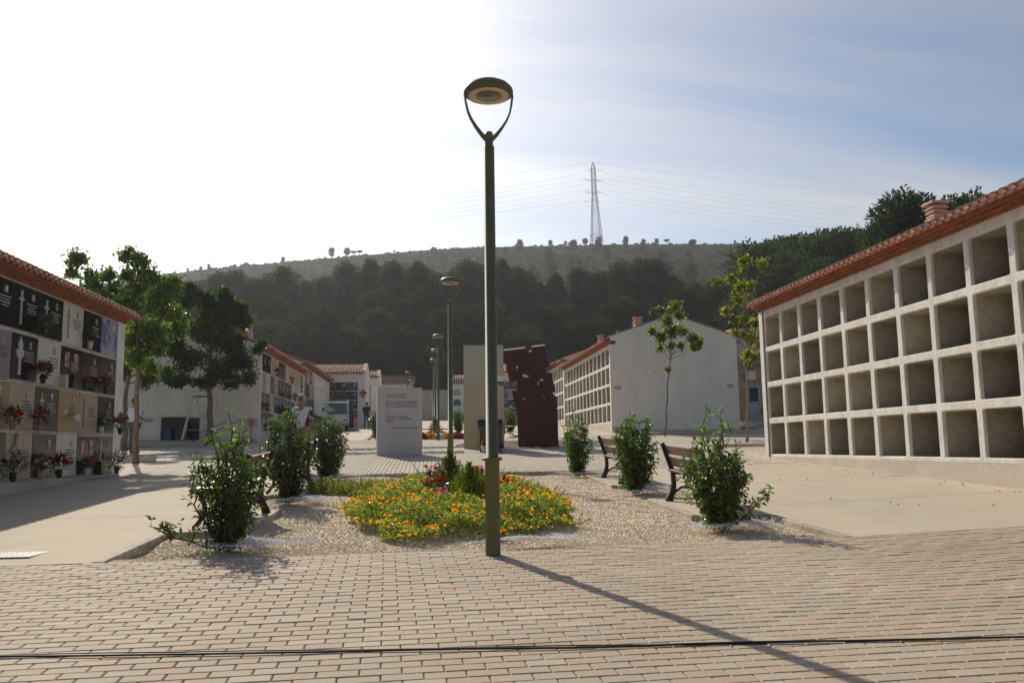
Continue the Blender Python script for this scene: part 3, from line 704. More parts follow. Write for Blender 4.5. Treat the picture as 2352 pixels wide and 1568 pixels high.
    # gable ends with parapets
    for k, uu in enumerate((0, u1)):
        gm = MB(); d = .24; ua, ub = (uu-.02, uu+d) if k == 0 else (uu-d, uu+.02)
        pr = parapet; pe = -.0
        poly = [(pe, zg-1.6), (2*W, zg-1.6), (2*W, ez+pr), (W, ridge+pr), (pe, ez+pr)]
        gm.prism(poly, lambda a, b, tt: mp(tt, a, b), ua, ub)
        gm.build('gable_wall', M['gable_white'] if not (side == 'L' and k == 1 and False) else M['render_white'], t)
        cp = MB()
        for (wa, za, wb, zb_) in ((pe-.06, ez+pr, W, ridge+pr+.015), (W, ridge+pr+.015, 2*W+.06, ez+pr)):
            vs = [mp(u, w, z) for u in (ua-.03, ub+.03) for (w, z) in ((wa, za+.004), (wb, zb_+.004), (wb, zb_+.04), (wa, za+.04))]
            cp.add(vs, [(0, 1, 5, 4), (2, 3, 7, 6), (0, 4, 7, 3), (1, 2, 6, 5), (0, 3, 2, 1), (4, 5, 6, 7)])
        cp.build('coping', M['coping'], t)
    back = MB(); ubox(back, mp, .24, u1-.24, 2*W-.2, 2*W-.0, zg-1.6, ez-.02); back.build('rear_wall', M['render_white'], t)
    for (cu, cw) in chim:
        cz = ez+min(cw, 2*W-cw)*rise+.12; x, y, z = mp(cu, cw, cz)
        ch = MB(); ch.box((x, y, z+.0), (.38, .38, .72)); c0 = ch.build('chimney', M['chimney_pink'], t)
        for q in range(3): lb = MB().box((x, y, z+.41+q*.095), (.34+.02*q, .34+.02*q, .045), bev=.012); lb.box((x, y, z+.457+q*.095), (.24, .24, .05)); lb.build('louvre', M['chimney_pink'], c0)
        MB().box((x, y, z+.72), (.45, .45, .055), bev=.01).build('chimney_cap', M['chimney_pink'], c0)
    return t

# --- plaques -----------------------------------------------------
def plaque_text(mb, mp, u, z, n, w, h=.028, col=0, w0=-.052, align=0):
    for k in range(n):
        ww = w*random.uniform(.55, 1.0); zz = z-k*h*2.0
        x = -ww/2
        while x < ww/2-.012:
            l = random.uniform(.012, .045); l = min(l, ww/2-x); ubox(mb, mp, u+x, u+x+l, w0, w0+.003, zz-h*.4, zz+h*.4, col); x += l+.010
PM = {'k': 'plaque_black', 'd': 'plaque_dark', 'b': 'plaque_beige', 't': 'plaque_tan', 'c': 'plaque_cream', 'g': 'plaque_grey', 's': 'plaque_sky', 'w': 'frame_white'}
def plaque_fn(grid, u_last, du, dz, zb, decor=None, near=True, seed=1):
    """grid[row from the top][column counted from the far end]"""
    def fn(t, mp):
        r = random.Random(seed); nr = len(grid)
        for j, row in enumerate(grid):
            z0 = zb+(nr-1-j)*dz
            for i, ch in enumerate(row):
                u0 = u_last-(i+1)*du
                if ch == '.': continue
                m = M[PM[ch]]; pm = MB()
                a0, a1, b0, b1 = u0+.012, u0+du-.012, z0+.035, z0+dz-.035
                vs = [mp(u, w, z) for w, q in ((-.035, .008), (-.028, 0), (.03, 0)) for (u, z) in ((a0+q, b0+q), (a1-q, b0+q), (a1-q, b1-q), (a0+q, b1-q))]
                pm.add(vs, [(0, 1, 2, 3)]+[(k*4+i2, k*4+(i2+1) % 4, k*4+4+(i2+1) % 4, k*4+4+i2) for k in (0, 1) for i2 in range(4)])
                po = pm.build('plaque', m, t)
                if ch == 'w': continue
                cu, cz = (a0+a1)/2, (b0+b1)/2; light = ch in 'kds'
                if not near:
                    tx = MB(); plaque_text(tx, mp, cu+.12, cz+.1, 3, .35, .035, w0=-.039); tx.build('inscription', M['gilt_text'] if light else M['dark_text'], po)['kind'] = 'stuff'
                    ub = MB(); ubox(ub, mp, cu+.18, cu+.27, -.040, -.036, cz+.12, cz+.26); ub.build('portrait', M['photo_card'], po)
                    continue
                d = (decor or {}).get((j, i), 'n')
                if d == '0': continue
                s = -1 if r.random() < .5 else 1
                tx = MB(); plaque_text(tx, mp, cu+.16, cz+.10, 4, .42, .026, w0=-.039); tx.build('inscription', M['gilt_text'] if light else M['dark_text'], po)['kind'] = 'stuff'
                fb = MB(); ubox(fb, mp, cu+.13, cu+.22, -.045, -.036, cz+.17, cz+.30); fb.build('portrait', M['photo_card'], po)
                if 'x' in d:
                    cm = M['silver'] if light else M['brass']; cb = MB(); q = .22
                    q = -.27; ubox(cb, mp, cu+q, cu+q+.035, -.055, -.036, cz-.30, cz+.30); ubox(cb, mp, cu+q-.07, cu+q+.105, -.053, -.036, cz+.13, cz+.165); cb.build('cross', cm, po)
                if 'p' in d:
                    for q in (-.22, .20):
                        cb = MB(); ubox(cb, mp, cu+q-.10, cu+q+.10, -.044, -.036, cz-.0, cz+.30); cb.build('picture', M['picture'], po)
                if 'm' in d:                                          # pale cut-out relief
                    pts = [(.02*math.cos(a)+q, b) for a, q, b in ()]
                    poly = [(-.06, -.32), (.06, -.32), (.045, -.28), (.03, -.05), (.12, .02), (.14, .12), (.06, .12), (.08, .22), (.03, .30), (0, .36), (-.03, .30), (-.08, .22), (-.06, .12), (-.14, .12), (-.12, .02), (-.03, -.05), (-.045, -.28)]
                    cb = MB(); cb.prism([(cu-.20+a, cz+b) for a, b in poly], lambda a, b, tt: mp(a, tt, b), -.055, -.036); cb.build('relief', M['silver'], po)
                if 'f' in d:                                          # painted figure
                    cb = MB(); cb.prism([(cu-.15+a, cz+b) for a, b in [(-.08, -.15), (.06, -.15), (.08, 0), (.04, .1), (.02, .2), (0, .28), (-.03, .2), (-.06, .08), (-.1, 0)]], lambda a, b, tt: mp(a, tt, b), -.042, -.036); cb.build('picture', M['picture'], po)
                if 'w' in d:                                          # wavy carved cross
                    cb = MB(); cb.tube([mp(cu-.2+.03*math.sin(k*.9), -.07, cz-.38+k*.085) for k in range(10)], .028, 6); cb.tube([mp(cu-.2+k*.05, -.07, cz+.12+.04*math.cos(k)) for k in range(-3, 4)], .028, 6); cb.build('cross', M['brass'], po)
                # small fixing knobs on the ledge
    return fn
def bouquet(loc, label, cols, n=26, r=.13, h=.30, pot='pot_black', pr=.055, ph=.16, droop=0., kind='flower vase', group='flower vases on the plaque wall', leafy=120, seed=0, fs=.055):
    rr = np.random.default_rng(seed+11); t = thing('flower_vase', loc, label, kind, group)
    MB().lathe([(pr*.7, 0), (pr*.95, ph*.5), (pr, ph), (pr*.85, ph), (pr*.8, ph*.8)], n=12).build('vase', M[pot], t)
    C = rr.normal(0, 1, (leafy, 3)); C /= np.linalg.norm(C, axis=1)[:, None]; C *= (rr.random(leafy)**.4)[:, None]*r*1.15; C[:, 2] = C[:, 2]*1.1+ph+h*.4
    link('foliage', leaf_mesh('foliage', C, rr.uniform(.05, .10, leafy), .03, M['leaf_shrub'], rr, A=C-np.array([0, 0, ph])), t)['kind'] = 'stuff'
    sp = np.arange(n); F = rr.normal(0, 1, (n, 3)); F /= np.linalg.norm(F, axis=1)[:, None]; F *= r*rr.uniform(.6, 1.1, n)[:, None]; F[:, 2] = np.abs(F[:, 2])*1.0+ph+h*.35-droop*rr.random(n)
    k = 14; Cc = np.repeat(F, k, 0); d = rr.normal(0, 1, (n*k, 3)); d /= np.linalg.norm(d, axis=1)[:, None]; Cc = Cc+d*fs*.35
    mi = np.repeat(rr.integers(0, len(cols), n), k)
    link('petals', leaf_mesh('petals', Cc, fs*.8, fs*.7, [M['fl_'+c] for c in cols], rr, mi=mi, A=d, fold=.1), t)['kind'] = 'stuff'
    return t

# near right: empty niches
ncol = 17; y_far = 20.38; y0R = y_far-ncol*1.02
columbarium('niche_building', (8.6, y0R-.2, 0), 'R', ncol*1.02+.2+.2, 'long white wall of empty burial niches with red tiled eave and chimney on the right', u_first=.2, cols=ncol, zb=.97, dz=.905, zg=.2, tiles=86, chim=((14.7, 3.1),), parapet=.10, beam=.10, rise=.34)
columbarium('niche_building', (8.6, 38.4, 1.9), 'R', 13.7, 'white gabled building with empty niches behind the young tree', u_first=.25, cols=13, du=1.02, zb=.46, dz=.905, zg=-.3, tiles=66, chim=((3.2, 2.2), (6.5, 3.0), (10.5, 3.0)), parapet=.2, rise=.34, beam=.1)
columbarium('niche_building', (8.6, 52.15, 2.45), 'R', 8.2, 'farther block of empty niches stepped up behind the white gabled building', u_first=.25, cols=7, du=1.08, zb=.46, dz=.905, zg=-.3, tiles=30, chim=((2.5, 3.0),), rise=.34, parapet=.1, beam=.1)
# near left: plaques
rp = random.Random(4)
def rnd(n, pool='kkkddbbctg'): return ''.join(rp.choice(pool) for _ in range(n))
gridL = ['skckkk'+rnd(12), 'ddkckg'+rnd(12), 'dbtdbt'+rnd(12), 'ddcdbk'+rnd(12)]
decL = {(0, 0): 'f', (0, 2): 'x', (0, 3): 'x', (0, 4): 'x', (1, 2): 'p', (1, 4): 'm', (2, 1): 'x', (2, 2): 'f', (2, 3): 'x', (3, 4): 'w', (3, 0): 'x', (3, 1): 'p'}
LY = 2.1
columbarium('plaque_building', (-7.15, LY, 0), 'L', 18.0, 'burial niche building closed with black and beige stone plaques at the left edge', u_first=.27, cols=18, du=.96, zb=.83, dz=.863, zg=.2, tiles=86, parapet=.12, beam=.01, rise=.34, tp=.02, tr=.06,
            plaques=plaque_fn(gridL, .27+18*.96, .96, .863, .83, decL, True, 3))
def far_grid(n, pool): return [''.join(rp.choice(pool) for _ in range(n)) for _ in range(4)]
columbarium('plaque_building', (-7.15, 36.0, 1.69), 'L', 12.2, 'white gabled building with dark and beige plaques beyond the plaza on the left', u_first=.2, cols=12, du=.98, zb=.42, dz=.85, zg=-.3, tiles=60, parapet=.04, beam=.03, rise=.34, tp=.02, tr=.06,
            plaques=plaque_fn(far_grid(12, 'kkddbdbc'), .2+12*.98, .98, .85, .42, None, False, 5), chim=((1.6, .9),))
gf = far_grid(12, 'kdbd'); gf = [('w'*8+r_[8:]) if k < 3 else r_ for k, r_ in enumerate(gf)]
columbarium('plaque_building', (-7.15, 48.25, 2.2), 'L', 12.4, 'farther block on the left half closed with blank white plaques', u_first=.2, cols=12, du=1.0, zb=.42, dz=.85, zg=-.3, tiles=60, parapet=.04, beam=.03, rise=.34, tp=.05, tr=.08,
            plaques=plaque_fn(gf, .2+12*1.0, 1.0, .85, .42, None, False, 6))
# far blocks facing the camera
columbarium('plaque_building', (-11.0, 61.2, 2.75), 'F', 6.35, 'white columbarium with old tiled roof closing the view behind the small truck', u_first=.3, cols=7, du=.79, zb=.03, dz=.675, rows=5, zg=-.3, tiles=40, parapet=.1, beam=.5, rise=.32, tp=.05, tr=.06, half=2.3, cornice='render_white',
            plaques=plaque_fn([''.join(rp.choice('kkddgb') for _ in range(7)) for _ in range(5)], .3+7*.79, .79, .675, .03, None, False, 7), eave=.4)
columbarium('plaque_building', (4.75, 61.2, 2.75), 'F', 6.3, 'white plaque block seen between the steel slab and the rusty sculpture', u_first=.3, cols=7, du=.79, zb=.03, dz=.675, rows=5, zg=-.3, tiles=40, parapet=.1, beam=.5, rise=.32, tp=.05, tr=.06, half=2.3, cornice='render_white',
            plaques=plaque_fn([''.join(rp.choice('kkddgb') for _ in range(7)) for _ in range(5)], .3+7*.79, .79, .675, .03, None, False, 8), eave=.4)
columbarium('plaque_building', (-11.0, 68.6, 3.1), 'F', 6.9, 'second white gable showing past the first tiled columbarium', u_first=.3, cols=7, du=.85, zb=.03, dz=.675, rows=5, zg=-.3, tiles=26, parapet=.1, beam=.4, rise=.32, tp=.05, tr=.06, half=2.0, cornice='render_white', plaques=plaque_fn([''.join(rp.choice('kdg') for _ in range(7)) for _ in range(5)], .3+7*.85, .85, .675, .03, None, False, 9), eave=.4)
def far_house(x0, x1, y, zt, label, wall, cols_, arches=True):
    zb_ = g((x0+x1)/2, y); t = thing('far_wall_building', (x0, y, zb_), label, 'building'); L = x1-x0; h = zt-zb_
    MB().box((L/2, 2.5, h/2-.5), (L, 5, h+1.0)).build('wall', M[wall], t)
    rb = MB(); vs = [(-.2, -.4, h), (L+.2, -.4, h), (L+.2, 2.5, h+1.1), (-.2, 2.5, h+1.1), (-.2, 5.3, h), (L+.2, 5.3, h), (-.2, -.4, h-.1), (L+.2, -.4, h-.1), (L+.2, 5.3, h-.1), (-.2, 5.3, h-.1)]
    rb.add(vs, [(0, 1, 2, 3), (3, 2, 5, 4), (0, 6, 7, 1), (4, 5, 8, 9), (0, 3, 4, 9, 6), (1, 7, 8, 5, 2), (6, 9, 8, 7)]).build('roof', M['old_tile'], t)
    tb = MB(); th = math.atan(1.1/2.9)
    n = int((L+.3)/.30)
    for i in range(n):
        x = -.05+.30*i; tb.tube([(x, -.45, h+.04), (x, 2.5, h+1.15)], .085, 6)
    tb.build('roof_tile_courses', M['old_tile'], t)['kind'] = 'stuff'
    if arches:
        for r_ in range(3):
            for i in range(cols_):
                cx0 = L*(i+.5)/cols_; cz = h-1.1-r_*1.25; a = MB(); w = L/cols_*.36
                poly = [(cx0-w, cz-.4), (cx0+w, cz-.4)]+[(cx0+w*math.cos(R(k*30)), cz+.12+w*.6*math.sin(R(k*30))) for k in range(7)]
                a.prism(poly, lambda p, q, tt: (p, tt, q), -.06, .02); a.build('niche_plaque', M[rp.choice(['plaque_grey', 'plaque_dark', 'plaque_cream'])], t)
    return t
far_house(-6.6, -1.9, 100, 9.0, 'low tiled building far behind the white text slab', 'render_white', 4)
far_house(2.75, 9.0, 100, 9.0, 'pale blue and white niche building with arches at the far end', 'render_white', 5)
t = thing('boundary_wall', (-1.9, 101, g(0, 101)), 'beige end wall between the two far tiled buildings', 'wall'); MB().box((2.3, .2, 1.3), (4.6, .4, 4.6)).build('wall', M['cream_render'], t)
MB().box((2.3, .2, 3.63), (4.7, .5, .12)).build('coping', M['coping'], t)
t = thing('boundary_wall', (9.0, 101, g(9, 101)), 'long beige wall at the foot of the pine wood', 'wall'); MB().box((15, .2, 1.0), (30, .4, 3.6)).build('wall', M['cream_render'], t)
t = thing('boundary_wall', (-36, 101, g(-10, 101)), 'beige wall at the foot of the pine wood on the left', 'wall'); MB().box((14.5, .2, 1.0), (29, .4, 3.6)).build('wall', M['cream_render'], t)
# ------------------------------------------------------------------ fittings on the left gable: recess, signs, ladder
yw = 36.0
t = thing('service_recess', (-11.1, 35.97, 1.69), 'low dark storage opening with white lintel in the left gable wall', 'doorway')
MB().box((.78, -.03, .50), (1.56, .06, 1.04)).build('recess_shade', M['opening_shade'], t)  # flat dark panel: its colour stands for the shade inside the opening
MB().box((.78, -.06, 1.13), (1.95, .12, .20)).build('lintel', M['render_white'], t)
MB().box((-.08, -.06, .5), (.16, .12, 1.04)).build('jamb', M['render_white'], t); MB().box((1.64, -.06, .5), (.16, .12, 1.04)).build('jamb', M['render_white'], t)
def bin_(x, w, h, m, lab):
    t = thing('waste_bin', (x, 35.6, g(x, 35.6)+.02), lab, 'bin'); mb = MB().box((0, 0, h/2), (w, .4, h), bev=.03); mb.build('bin_body', M[m], t); MB().box((0, -.02, h+.02), (w+.05, .45, .05), bev=.01).build('lid', M[m], t)
bin_(-10.70, .32, .50, 'blue_plastic', 'small blue bin in the low opening of the left gable')
bin_(-10.15, .52, .62, 'iron', 'dark bin beside the blue one in the low opening')
t = thing('warning_sign', (-11.6, 35.93, 2.56), 'small white sign with a red circle and red band on the left gable', 'sign')
MB().box((0, 0, .10), (.22, .02, .21)).build('panel', M['sign_white'], t); MB().box((0, -.013, .02), (.22, .01, .055)).build('band', M['red_paint'], t)
MB().tube([(.05*math.cos(a), -.014, .12+.05*math.sin(a)) for a in np.arange(0, 6.28, .4)], .009, 5, closed=True).build('ring', M['red_paint'], t)
t = thing('round_sign', (-11.92, 35.93, 2.83), 'tiny blue and white sign high on the left gable wall', 'sign'); MB().box((0, 0, .07), (.1, .02, .15)).build('panel', M['sign_blue'], t)
MB().box((0, -.012, .10), (.08, .008, .03)).build('stripe', M['sign_white'], t)
t = thing('meter_box', (-11.88, 35.9, 2.55), 'small white socket box under the tiny blue sign', 'box'); MB().box((0, 0, .1), (.14, .1, .2), bev=.01).build('case', M['sign_white'], t); MB().box((0, -.055, .08), (.06, .01, .09)).build('cover', M['iron'], t)
t = thing('electrical_box', (-7.5, 35.9, 2.30), 'grey electrical box on a pipe near the corner of the left gable', 'box'); MB().box((.1, -.05, .19), (.34, .14, .30), bev=.01).build('case', M['grey_paint'], t); MB().tube([(.1, -.03, .05), (.1, -.03, -.55)], .018, 8).build('conduit', M['grey_paint'], t)
t = thing('wall_plate', (-7.62, 35.96, 4.28), 'small grey plate at eaves height on the left gable', 'plate'); MB().box((0, 0, 0), (.3, .02, .14)).build('plate', M['grey_paint'], t)
for x, z, lab in ((8.9, 4.0, 'small grey plate near the left corner of the right gable'), (14.4, 4.05, 'small grey plate near the right corner of the right gable'), (12.0, 6.85, 'little vent plate under the peak of the right gable')):
    t = thing('wall_plate', (x, 38.36, z), lab, 'plate'); MB().box((0, 0, 0), (.3 if z < 6 else .22, .02, .16 if z < 6 else .28)).build('plate', M['grey_paint'], t)
# rolling ladder
t = thing('rolling_ladder', (-9.1, 34.6, 1.66), 'tall A frame cemetery ladder leaning by the left gable wall', 'ladder')
for (y, xa, xb, xt, xu) in ((-.6, -.62, .40, -.30, -.22), (.35, .0, .82, .22, .36)):
    mb = MB().bar((xa, y, -.02), (xt, y+.25, 1.82), .07); mb.build('rail', M['alu'], t); MB().bar((xb, y+.5, -.0), (xu, y+.3, 1.80), .07).build('rail', M['alu'], t)
for k in range(3):
    f = (k+1)/3.8; MB().bar((-.62+.32*f, -.6+.25*f, 1.82*f), (0+.22*f, .35+.25*f, 1.82*f), .018).build('rung', M['alu'], t)
MB().box((-.05, -.1, 1.82), (.52, .6, .03)).build('platform', M['iron'], t)
MB().bar((-.66, -.7, .02), (.95, .1, .82), .03).build('brace', M['iron'], t); MB().bar((-.2, -.7, .02), (1.35, .2, .84), .03).build('brace', M['iron'], t)
MB().bar((-.35, -.5, 1.0), (.6, -.4, .92), .03).build('brace', M['alu'], t)
for x, y in ((-.62, -.62), (0, .3), (.4, -.1), (.82, .8)): MB().lathe([(.06, -.02), (.06, .02)], (x, y, .04), 10).build('wheel', M['rubber'], t)

# ------------------------------------------------------------------ stone house far right
t = thing('stone_house', (17.0, 46, 2.55), 'honey coloured stone house with grey door beyond the street', 'house')
wl = MB().box((2.9, 4.25, 1.6), (4.7, 8, 4.0)).build('wall', M['sandstone'], t)
MB().box((2.9, 4.25, 4.5), (4.7, 8, 1.8)).build('upper_wall', M['cream_render'], t)
for r_ in range(10):
    for c in range(8):
        w = .62; x = .86+c*w+(.31 if r_ % 2 else 0)
        if 1.1 < x < 2.3 and r_ < 8: continue
        link('stone_block', M.setdefault('_blk', MB().box((0, 0, 0), (.60, .06, .325), bev=.012).mesh('stone_block', M['sandstone'])), t, (x, .235-random.uniform(0, .012), -.2+.335*r_+.17))
MB().box((2.9, .1, 3.33), (4.7, .5, .14)).build('cornice', M['coping'], t)
d = MB().box((1.70, .2, 1.05), (.8, .06, 2.1)).build('door', M['grey_paint'], t); MB().box((1.70, .15, 1.55), (.5, .04, .8)).build('grille', M['iron'], d); MB().box((1.98, .15, 1.0), (.04, .06, .12)).build('handle', M['iron'], d)
w = MB().box((1.55, .15, 2.65), (.6, .1, .5)).build('meter_case', M['render_white'], t)
for k in range(3): MB().box((1.7, -.35-.35*k+.3, -.06-.12*k), (2.2+.3*k, .7+.0*k, .12)).build('step', M['mortar'], t)
for x in (.62, .78, 2.75): MB().tube([(x, .12, -.2), (x, .12, 5.3)], .05, 6).build('drainpipe', M['cream_render'], t)
t = thing('potted_plant', (19.0, 44.6, g(19, 44.6)+.0), 'spiky cycad in a square clay planter by the stone house steps', 'potted plant')
MB().lathe([(.30, 0), (.38, .55), (.40, .6), (.34, .6)], n=4).build('planter', M['pot_clay'], t)
r2 = np.random.default_rng(5); C = []; A = []
for k in range(26):
    az = r2.uniform(0, 6.28); el = r2.uniform(.2, 1.4)
    for s_ in np.linspace(.1, 1, 14):
        rr = .8*s_; p = (rr*math.cos(az)*math.cos(el), rr*math.sin(az)*math.cos(el), .7+rr*math.sin(el)-.25*s_*s_)
        for sd_ in (-1, 1): C.append(p); A.append((-math.sin(az)*sd_+math.cos(az)*.6, math.cos(az)*sd_+math.sin(az)*.6, .1))
link('fronds', leaf_mesh('fronds', np.array(C), .2, .025, M['leaf_shrub'], r2, A=np.array(A)), t)['kind'] = 'stuff'

# ------------------------------------------------------------------ street lamps
def make_lamp():
    t = thing('street_lamp', (0, 0, 0), 'x', 'street lamp', 'green lamps down the avenue')
    MB().lathe([(.068, -.05), (.068, .0), (.066, .85), (.088, .853), (.094, .866), (.088, .880), (.057, .883), (.050, 3.83), (.046, 3.835), (.038, 3.84)], n=28).build('pole', M['pole_green'], t)
    MB().lathe([(.0385, 3.83), (.0385, 3.95), (.034, 3.975), (.012, 3.985)], n=20).build('socket', M['pole_green'], t)
    for s in (-1, 1):
        mb = MB(); pts = [(.02, 3.90), (.075, 3.955), (.13, 4.03), (.175, 4.105), (.205, 4.18), (.222, 4.26), (.232, 4.33), (.234, 4.365)]
        wd = [.045, .034, .026, .021, .019, .018, .018, .018]; vs = []; fs = []
        for i, (x, z) in enumerate(pts):
            a = pts[min(i+1, 7)]; b = pts[max(i-1, 0)]; tx, tz = a[0]-b[0], a[1]-b[1]; l = math.hypot(tx, tz); nx, nz = -tz/l, tx/l
            for q, y in ((1, -.016), (1, .016), (-1, .016), (-1, -.016)): vs.append((s*(x+nx*wd[i]*.5*q), y, z+nz*wd[i]*.5*q))
        for i in range(7):
            for k in range(4): fs.append((i*4+k, i*4+(k+1) % 4, i*4+4+(k+1) % 4, i*4+4+k))
        fs += [(0, 1, 2, 3), (31, 30, 29, 28)]; mb.add(vs, fs, 0, False); mb.build('arm', M['pole_green'], t)
    h = MB().lathe([(.19, 4.347), (.215, 4.345), (.236, 4.360), (.240, 4.380), (.232, 4.405), (.20, 4.440), (.15, 4.467), (.08, 4.483), (.01, 4.487)], n=36).build('lamp_head', M['pole_green'], t)
    MB().lathe([(.20, 4.343), (.20, 4.339), (.12, 4.343), (.12, 4.347)], n=32).build('lamp_ring', M['lamp_ring'], h)
    MB().lathe([(.118, 4.345), (.112, 4.333), (.06, 4.323), (.01, 4.319)], n=28).build('lens', M['lens_glass'], h)
    return t
lampP = make_lamp()
lamps = [(.577, 7.62, 'tallest green lamp standing at the edge of the front paving'), (.49, 18.96, 'green lamp rising just behind the orange flower bed'), (.39, 34.9, 'green lamp with its foot at the second flower bed'),
         (.33, 43.6, 'fourth green lamp of the central row, just left of the third'), (.30, 52.0, 'smallest lamp at the far end of the central row'), (2.21, 80.1, 'distant green lamp right of the second lamp pole'),
         (-9.4+.2, 76.5, 'distant lamp showing above the white text slab on the left'), (-10.1, 88.5, 'lower distant lamp head just above the text slab'), (-10.6, 98.0, 'lowest lamp head peeping over the text slab')]
lamps[6] = (at(936.7, 855, 70)[0], 70, lamps[6][2]); lamps[7] = (at(943.5, 874, 89)[0], 89, lamps[7][2]); lamps[8] = (at(948, 884, 98.5)[0], 98.5, lamps[8][2])
for i, (x, y, lab) in enumerate(lamps):
    o = lampP if i == 0 else copy_tree(lampP); o.location = (x, y, g(x, y)-.01); o['label'] = lab; o.rotation_euler.z = R(5)

# ------------------------------------------------------------------ monument
zs = g(-.85, 25.2)
t = thing('text_slab', (-.87, 25.2, zs), 'upright white stone slab engraved with a dark poem', 'monument', rot=(0, 0, R(9)))
MB().box((0, .12, 1.0), (1.36, .24, 2.06), bev=.006).build('slab', M['slab_stone'], t)
lines = ["A l'any 40, quan jo vaig nàixer,", "encara no havíem mort tots.", None, "Molts es varen quedar, havien guanyat, diuen.", "Molts es varen quedar, havien perdut, diuen.", "D'altres conegueren l'exili i els seus camins.", None, "(...)", None, "A l'any 40, quan jo vaig nàixer,", "jo crec que tots, tots havíem perdut,", "a l'any 40."]
def text_mesh(s_, size, cond=.78):
    c = bpy.data.curves.new('tmp', 'FONT'); c.body = s_; c.size = size; c.resolution_u = 2; c.offset = .0012; c.extrude = .0015
    o = bpy.data.objects.new('tmp', c); COL.objects.link(o); dg = bpy.context.evaluated_depsgraph_get(); me = bpy.data.meshes.new_from_object(o.evaluated_get(dg)); bpy.data.objects.remove(o)
    me.materials.clear(); me.materials.append(M['letter']); return me
z = 1.80
for ln in lines:
    if ln:
        o = link('inscription', text_mesh(ln, .066), t, (-.41, -.002, z), (R(90), 0, 0)); o.scale = (.80, 1.05, 1)
    z -= .0735 if ln else .0735
o = link('inscription', text_mesh('Raimon, fragment de la cançó "Quan jo vaig nàixer"', .058), t, (-.25, -.002, .80), (R(90), 0, 0)); o.scale = (.70, 1, 1)
# brushed steel slab with a notch on its right side
zs = g(1.86, 28.1)
t = thing('steel_slab', (1.86, 28.1, zs), 'tall brushed steel slab with a notch cut in its right edge', 'sculpture', rot=(0, 0, R(-6)))
poly = [(-.68, -.02), (.68, -.02), (.68, 2.10), (.30, 2.22), (.26, 2.44), (.68, 2.46), (.68, 3.52), (-.68, 3.52)]
MB().prism(poly, lambda a, b, tt: (a, tt, b), 0, .22).build('slab', M['steel'], t)
# black lectern
zs = g(1.93, 26.0)
t = thing('granite_lectern', (1.93, 26.05, zs), 'low black granite lectern with a sloping top at the foot of the steel slab', 'lectern', rot=(0, 0, R(-3)))
MB().prism([(0, 0), (0, .70), (.52, .98), (.52, 0)], lambda a, b, tt: (tt, a, b), -.34, .34).build('pedestal', M['black_granite'], t)
MB().prism([(-.04, .69), (-.04, .72), (.56, 1.04), (.56, 1.01)], lambda a, b, tt: (tt, a, b), -.40, .40).build('top_slab', M['black_granite'], t)
b_ = bouquet((1.72, 25.80, g(1.7, 25.8)), 'white pot of orange and white flowers before the granite lectern', ['orange', 'white', 'salmon'], n=14, r=.10, h=.14, pot='pot_white', pr=.11, ph=.22, seed=50, group=None, fs=.06)
b_ = bouquet((2.24, 25.84, g(2.2, 25.8)), 'pink bouquet standing right of the lamp pole before the granite lectern', ['lilac', 'pink'], n=12, r=.07, h=.20, pot='pot_clay', pr=.05, ph=.12, seed=51, group=None, fs=.06)
# rusty sculpture
def c4(cx, cy): return (918.7+.2563*cx, 746.5+.2563*cy)
out_ = [(928, 222), (1118, 205), (1147, 243), (1180, 234), (1178, 198), (1292, 185), (1335, 355), (1290, 395), (1312, 430), (1345, 425), (1380, 590), (1345, 605), (1393, 640), (1408, 1102), (1065, 1102), (1055, 800), (1005, 580), (1055, 585), (1055, 495), (985, 495)]
holes = [[(1045, 262), (1075, 275), (1098, 297), (1055, 285)], [(1036, 353), (1062, 368), (1057, 390), (1038, 378)], [(1222, 330), (1238, 336), (1234, 350), (1220, 343)], [(1095, 425), (1162, 455), (1140, 468), (1088, 452)], [(1260, 473), (1287, 492), (1240, 543), (1214, 515)],
         [(1250, 590), (1300, 660), (1294, 688), (1282, 668)], [(1100, 633), (1130, 655), (1105, 674), (1087, 655)], [(1183, 628), (1205, 643), (1196, 658)], [(1138, 724), (1165, 722), (1150, 744)]]
YC = 28.6; xm = at(*c4(1235, 1100), YC)[0]; zs = g(xm, YC)
t = thing('rusty_sculpture', (xm, YC, zs), 'rust red corten steel sculpture with broken outline and cut out holes', 'sculpture', rot=(0, 0, R(-14)))
def toloc(p): q = at(*c4(*p), YC); return ((q[0]-xm)/math.cos(R(14))*1.0, q[2]-zs)
bmx = bmesh.new(); edges = []
for loop in [out_]+holes:
    vs = [bmx.verts.new((toloc(p)[0], 0, max(toloc(p)[1], -.02))) for p in loop]
    for i in range(len(vs)): edges.append(bmx.edges.new((vs[i], vs[(i+1) % len(vs)])))
r_ = bmesh.ops.triangle_fill(bmx, edges=edges, use_beauty=True, normal=(0, -1, 0))
ex = bmesh.ops.extrude_face_region(bmx, geom=[f for f in bmx.faces]); bv2 = [v for v in ex['geom'] if isinstance(v, bmesh.types.BMVert)]; bmesh.ops.translate(bmx, vec=(0, .36, 0), verts=bv2); bmesh.ops.translate(bmx, vec=(0, 0, .10), verts=[v for v in bv2 if v.co.z > 3.25])
me = bpy.data.meshes.new('plate'); bmx.to_mesh(me); bmx.free(); me.materials.append(M['corten']); link('plate', me, t)
MB().box((.02, .21, .0), (1.5, .6, .03)).build('base_plate', M['corten'], t)

